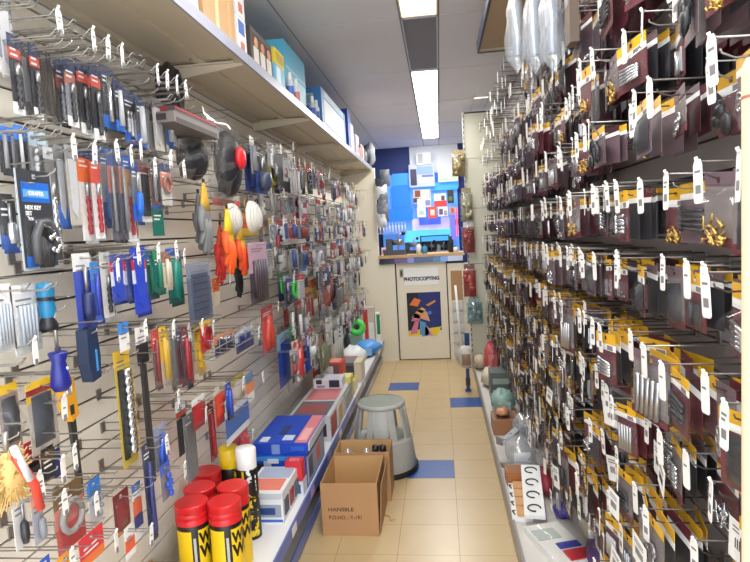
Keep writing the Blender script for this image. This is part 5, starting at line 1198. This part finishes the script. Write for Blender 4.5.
# double wire display bracket
q = at(568, 22, 'X', .40)
t = thing('wire_bracket', 'large double wire bracket with white ends high on the hooks', 'bracket', (XR-.01, q.y, q.z-.04), -PI/2)
b = MB()
for z in (0, .085):
    for s in (-.012, .012): b.tube([(s, 0, z), (s, -.22, z)], .0022, M_WIRE, 5)
b.obj('wire_arms', t); b = MB(); b.box(-.016, .016, -.226, -.218, -.008, .094, M_TAG); b.obj('end_plate', t)
# cream post at the picture's edge
q = at(746, 58, 'X', .405)
t = thing('cream_post', 'cream round topped post standing very near at the aisle mouth', 'post', (q.x+.0125, q.y, 0))
mp = mat('cream_post_enamel', (206, 190, 158), .4)
b = MB(); b.lathe([(.0, 0), (.03, 0), (.03, .012), (.0165, .014), (.0165, q.z-.02), (.0155, q.z-.008), (.011, q.z), (0, q.z+.003)], mp, 24); b.obj('post_body', t)
b = MB(); b.lathe([(.0168, q.z-.052), (.0172, q.z-.050), (.0168, q.z-.048)], mat('red_seam', (170, 100, 84), .5), 24); b.obj('seam_ring', t)
# right low shelf
for k, (a, c, lb) in enumerate(((.9, 2.1, 'nearest length'), (2.1, 3.3, 'second length holding the white racks'), (3.3, 4.5, 'third length with wrapped goods'), (4.5, 5.7, 'last length by the end panel'))):
    t = thing('floor_shelf', 'grey floor level shelf under the ticketed hooks, %s' % lb, 'shelf', (.272, a, 0), group='floor level shelves on the right'); L = c-a-.003
    b = MB(); b.box(.012, XR-.272-.014, 0, L, .085, .10, mat('right_board', (206, 202, 196), .45)); b.obj('shelf_board', t)
    b = MB(); b.box(0, .010, 0, L, .02, .112, mat('grey_edge', (150, 150, 152), .35, .3)); b.obj('edge_strip', t)
    b = MB(); b.box(.02, XR-.272-.03, .01, L-.01, 0, .085, mat('kick_dark', (70, 66, 64), .6)); b.obj('kick_plate', t)
RZ = .10
def rack(label, p, L, rz, tilt, n, wood):
    t = thing('hook_rack', label, 'rack', p, rot=(tilt, 0, rz), group='white hook racks on the floor shelf')
    b = MB(); b.box(-.045, .045, -L/2, L/2, 0, .02, M_WHITE); b.obj('back_plate', t)
    for k in range(n):
        y = -L/2+L*(k+.5)/n
        q = MB()
        if wood: q.box(-.022, .03, y-L/n*.42, y+L/n*.42, .022, .034, mat('wood_paddle', (206, 156, 104), .55, var=.1, scale=20)); q.obj('wood_block', t); q = MB(); q.tube([(-.03, y-.02, .021), (-.042, y, .03), (-.03, y+.02, .021)], .003, M_BLACK, 5); q.obj('wire_clip', t)
        else: q.tube([(.028*math.cos(a), y+.022*math.sin(a), .024) for a in [i*2*PI/14 for i in range(12)]], .0032, M_BLACK, 6); q.obj('black_hook', t)
q = at(529, 492, 'Z', RZ+.1); rack('white rack of black curved hooks leaning over the wooden one', (q.x+.02, q.y+.03, RZ+.085), .36, -.10, .24, 4, False)
q = at(519, 498, 'Z', RZ); rack('white rack of four wooden blocks at the floor shelf edge', (q.x-.005, q.y-.06, RZ+.002), .36, -.06, .0, 4, True)
carton('brown cardboard flap behind the racks on the floor shelf', (.335, 3.0, RZ), .09, .10, .07, (170, 110, 66), [('top', .1, .9, .1, .9, (150, 96, 58))])
t = thing('parcel_bag', 'clear bag of papers with blue and red print at the shelf front', 'bag', (.43, 2.36, RZ), .3)
b = MB(); b.box(-.08, .08, -.15, .15, 0, .03, mat('papers', (232, 231, 226), .6)); b.obj('papers', t)
b = MB(); b.box(-.02, .075, -.06, -.02, .031, .036, mat('blue_print', (40, 50, 160), .4)); b.box(-.02, .08, -.145, -.08, .031, .038, mat('red_print', (206, 30, 50), .4)); b.box(-.07, .03, .02, .10, .031, .034, mat('grey_paper', (186, 196, 190), .5)); b.obj('printed_slips', t)
b = MB(); M0 = Matrix.Rotation(-PI/2, 4, 'X'); 
q = MB(); q.pillow(-.09, .09, -.16, .16, .03, M_CLEAR, random.Random(3), 6, 8); b.add([(x, z, .042-y) for x, y, z in q.v], q.f, M_CLEAR, True); b.obj('clear_film', t)
softbag('small dark blue pouch beside the clear bag of papers', (.50, 2.62, RZ), (.04, .05, .07), (60, 60, 160), sd=31)
softbag('red wrapped packet between rack and hanging packs', (.47, 2.88, RZ), (.04, .12, .12), (150, 44, 60), sd=32)
softbag('purple and red wrapped bundle at the bottom beside the packs', (.555, 2.22, RZ), (.045, .08, .10), (90, 60, 110), (170, 40, 60), sd=33)
M_FROST = clear('frosted_film', tint=(.92, .95, .96), gloss=.2, haze=.3)
softbag('frosted clear bag heaped beyond the white racks', (.40, 3.28, RZ), (.09, .13, .13), M_FROST, (200, 206, 210), sd=34)
softbag('grey clear bag of fittings further along the floor shelf', (.48, 3.55, RZ), (.09, .13, .2), M_FROST, (120, 122, 126), sd=35)
M_DULL = mat('dull_steel', (150, 152, 156), .5, .5)
t = thing('metal_bracket', 'flat grey steel bracket laid across the floor shelf goods', 'bracket', (.37, 3.42, RZ+.10), rot=(.1, -.18, .9)); b = MB(); b.box(-.13, .13, -.02, .02, 0, .006, M_DULL); b.box(-.13, -.124, -.02, .02, 0, .05, M_DULL); b.obj('steel_plate', t); b = MB()
for x in (-.08, 0, .08): b.tube([(x, 0, .004), (x, 0, .0075)], .006, M_DARK, 8)
b.obj('screw_hole', t)
softbag('crumpled frosted bag between the white racks and the wall', (.52, 3.05, RZ), (.06, .1, .16), M_FROST, (170, 174, 178), sd=51)
softbag('tan and white folded packet beside the clear bag of papers', (.575, 2.46, RZ), (.035, .09, .12), (196, 186, 166), (226, 226, 222), sd=52)
softbag('dark grey wrapped packet behind the frosted heap', (.55, 3.80, RZ), (.05, .12, .22), (96, 98, 102), (150, 150, 150), sd=53)
t = thing('metal_bracket', 'pale steel strip lying flat over the floor shelf edge', 'bracket', (.35, 3.10, RZ+.04), rot=(0, .05, .1)); b = MB(); b.box(-.075, .09, -.02, .02, 0, .012, M_STEEL); b.obj('steel_plate', t); b = MB(); b.box(-.075, -.07, -.02, .02, .012, .02, M_STEEL); b.obj('lip', t)
carton('open brown tray of orange fittings on the floor shelf', (.37, 3.78, RZ), .16, .2, .10, (156, 106, 74), [('top', .1, .9, .1, .9, (110, 74, 56))])
softbag('orange tan fittings lump on the open brown tray', (.36, 3.78, RZ+.102), (.05, .07, .05), (196, 140, 100), sd=36)
softbag('pale teal wrapped bag on the floor shelf', (.40, 4.18, RZ), (.09, .16, .16), (136, 168, 160), (160, 186, 180), sd=37)
carton('dark green carton with pale stripes beyond the teal bag', (.42, 4.52, RZ), .16, .2, .22, (90, 100, 96), [('front', .1, .9, .1, .4, (180, 186, 176)), ('front', .1, .9, .6, .8, (150, 160, 150))])
softbag('white and tan lumpy packet at the far floor shelf', (.37, 4.86, RZ), (.08, .14, .16), (206, 196, 176), sd=38)
softbag('pinkish red bag at the far end of the floor shelf', (.42, 5.22, RZ), (.08, .12, .30), (190, 80, 84), (206, 120, 120), sd=39)
softbag('beige packet overhanging the far floor shelf corner', (.33, 5.45, RZ), (.07, .1, .14), (190, 176, 150), sd=40)
# goods hanging on and beside the end panel
def endbag(px, yt, yb, wp, label, c, cc, hd, Y=5.70, nm='screws'):
    A = at(px, yt, 'Y', Y); B = at(px, yb, 'Y', Y); h = A.z-B.z; w = wp*Y/578
    t = thing('hanging_bag', label, 'bag', (A.x, Y, A.z-.012)); r = random.Random(px)
    b = MB(); slot_card(b, w*.7, .05, col(hd)); b.obj('hanging_header', t)
    g = MB(); g.pillow(-w*.4, w*.4, -h*.92, -.05, .03, col(cc), r, yb=-.004)
    for k in range(6): g.ball((r.uniform(-.3, .3)*w, -.02-r.random()*.02, -.06-r.random()*(h-.1)), (w*r.uniform(.12, .26), .02, w*r.uniform(.12, .24)), col([min(255, int(q*1.25)) for q in cc]), 7)
    g.obj('fittings', t)
    b = MB(); b.pillow(-w/2, w/2, .012-h, -.03, .05, c, r, yb=-.0012); b.obj('clear_film', t)
    hk = thing('peg_hook', 'end panel hook holding the '+label, 'hook', (A.x, Y+.045, A.z-.012), 0, 'hooks by the end panel'); put('prong', hook_mesh(.10, False, 'u'), hk); put('hook_mount', _HM['mount'], hk)
endbag(458, 150, 177, 16, 'tan and green clear bag topmost beside the end panel', M_CLEAR, (120, 106, 70), (170, 150, 110))
endbag(466, 188, 222, 13, 'olive clear bag second down beside the end panel', M_CLEAR, (140, 136, 110), (150, 140, 110))
endbag(468, 222, 254, 14, 'clear bag of red brown fittings beside the end panel', M_CLEAR, (130, 60, 56), (200, 200, 196))
endbag(469, 264, 298, 15, 'clear bag with dark red fittings below two others', M_CLEAR, (150, 60, 56), (120, 90, 80))
endbag(474, 298, 324, 16, 'teal tinted bag hanging lowest beside the end panel', clear('teal_film', (.6, .85, .85), .15, .15), (90, 120, 124), (150, 170, 176))
t = thing('cardboard_strip', 'tan card strip standing against the ivory panel by the door', 'card', (at(457.5, 300, 'Y', 6.2).x, 6.28, 0)); b = MB(); b.box(-.06, .06, 0, .04, .66, .98, M_CARD); b.box(-.055, .055, .0, .035, 0.0, .66, mat('pale_bundle', (216, 214, 206), .6)); b.obj('card_body', t); b = MB()
for k in range(5): b.box(-.058, .058, -.03, 0, .08+k*.12, .17+k*.12, mat('pale_wrap', (206, 204, 198), .5))
b.obj('wrapped_bundle', t)
t = thing('white_pole', 'thin white pole leaning by the pale wrapped bundle', 'pole', (at(462, 372, 'Y', 6.0).x, 6.0, 0)); b = MB(); b.tube([(.01, 0, 0), (-.03, .02, .85)], .012, M_WHITE, 10); b.obj('pole_body', t); b = MB(); b.tube([(.01, 0, 0), (.008, .001, .04)], .015, M_DARK, 10); b.obj('foot', t)
t = thing('blue_upright', 'blue toothed strip standing behind the white pole', 'strip', (at(467, 350, 'Y', 5.9).x, 5.92, 0)); b = MB(); b.box(-.02, .03, 0, .02, 0, .36, mat('strip_blue_dark', (30, 70, 130), .4)); b.obj('strip_body', t); b = MB()
for k in range(7): b.box(.03, .038, 0, .02, .03+k*.046, .05+k*.046, M_WHITE)
b.obj('teeth', t)
q = at(469, 394, 'Z', 0)
t = thing('blue_stand', 'small dark blue stand holding a white packet over blue tile', 'stand', (q.x, q.y+.1, 0)); b = MB(); b.box(-.025, .025, -.03, .03, 0, .012, mat('stand_blue', (24, 60, 120), .4)); b.box(-.015, .015, -.01, .01, .012, .2, mat('stand_blue', (24, 60, 120), .4)); b.obj('stand_body', t)
b = MB(); b.box(-.02, .02, -.012, -.010, .05, .12, M_DARK); b.obj('label', t)
softbag('white and brown packet resting on the small dark blue stand', (q.x-.01, q.y+.1, .203), (.075, .07, .2), (206, 200, 190), (150, 120, 96), sd=44)

# ------------------------------------------------------------------ light
def area(name, loc, rot, sx, sy, e, c=(1, 1, 1)):
    l = bpy.data.lights.new(name, 'AREA'); l.shape = 'RECTANGLE'; l.size = sx; l.size_y = sy; l.energy = e; l.color = c
    o = bpy.data.objects.new(name, l); C.objects.link(o); o.location = loc; o.rotation_euler = rot
for k, yy in enumerate(JY[:-1]):
    if abs(yy-3.27) < .01: continue
    area('lamp_%d' % k, (-.057, yy+.537, CEIL-.02), (0, 0, 0), .18, 1.0, 9 if abs(yy-2.195) > .01 else 4, (1, .985, .96))
area('display_lamp', (-.2, BACK_Y-.75, 2.5), (.3, 0, 0), .7, .2, 6, (.85, .92, 1))
w = bpy.data.worlds.new('daylight'); S.world = w; w.use_nodes = True
w.node_tree.nodes['Background'].inputs[0].default_value = (.86, .92, 1, 1); w.node_tree.nodes['Background'].inputs[1].default_value = 3.2
S.view_settings.view_transform = 'Standard'; S.view_settings.look = 'None'; S.view_settings.gamma = 1; S.view_settings.use_curve_mapping = False
S.view_settings.exposure = 0.42
S.cycles.transparent_max_bounces = 24; S.cycles.max_bounces = 8
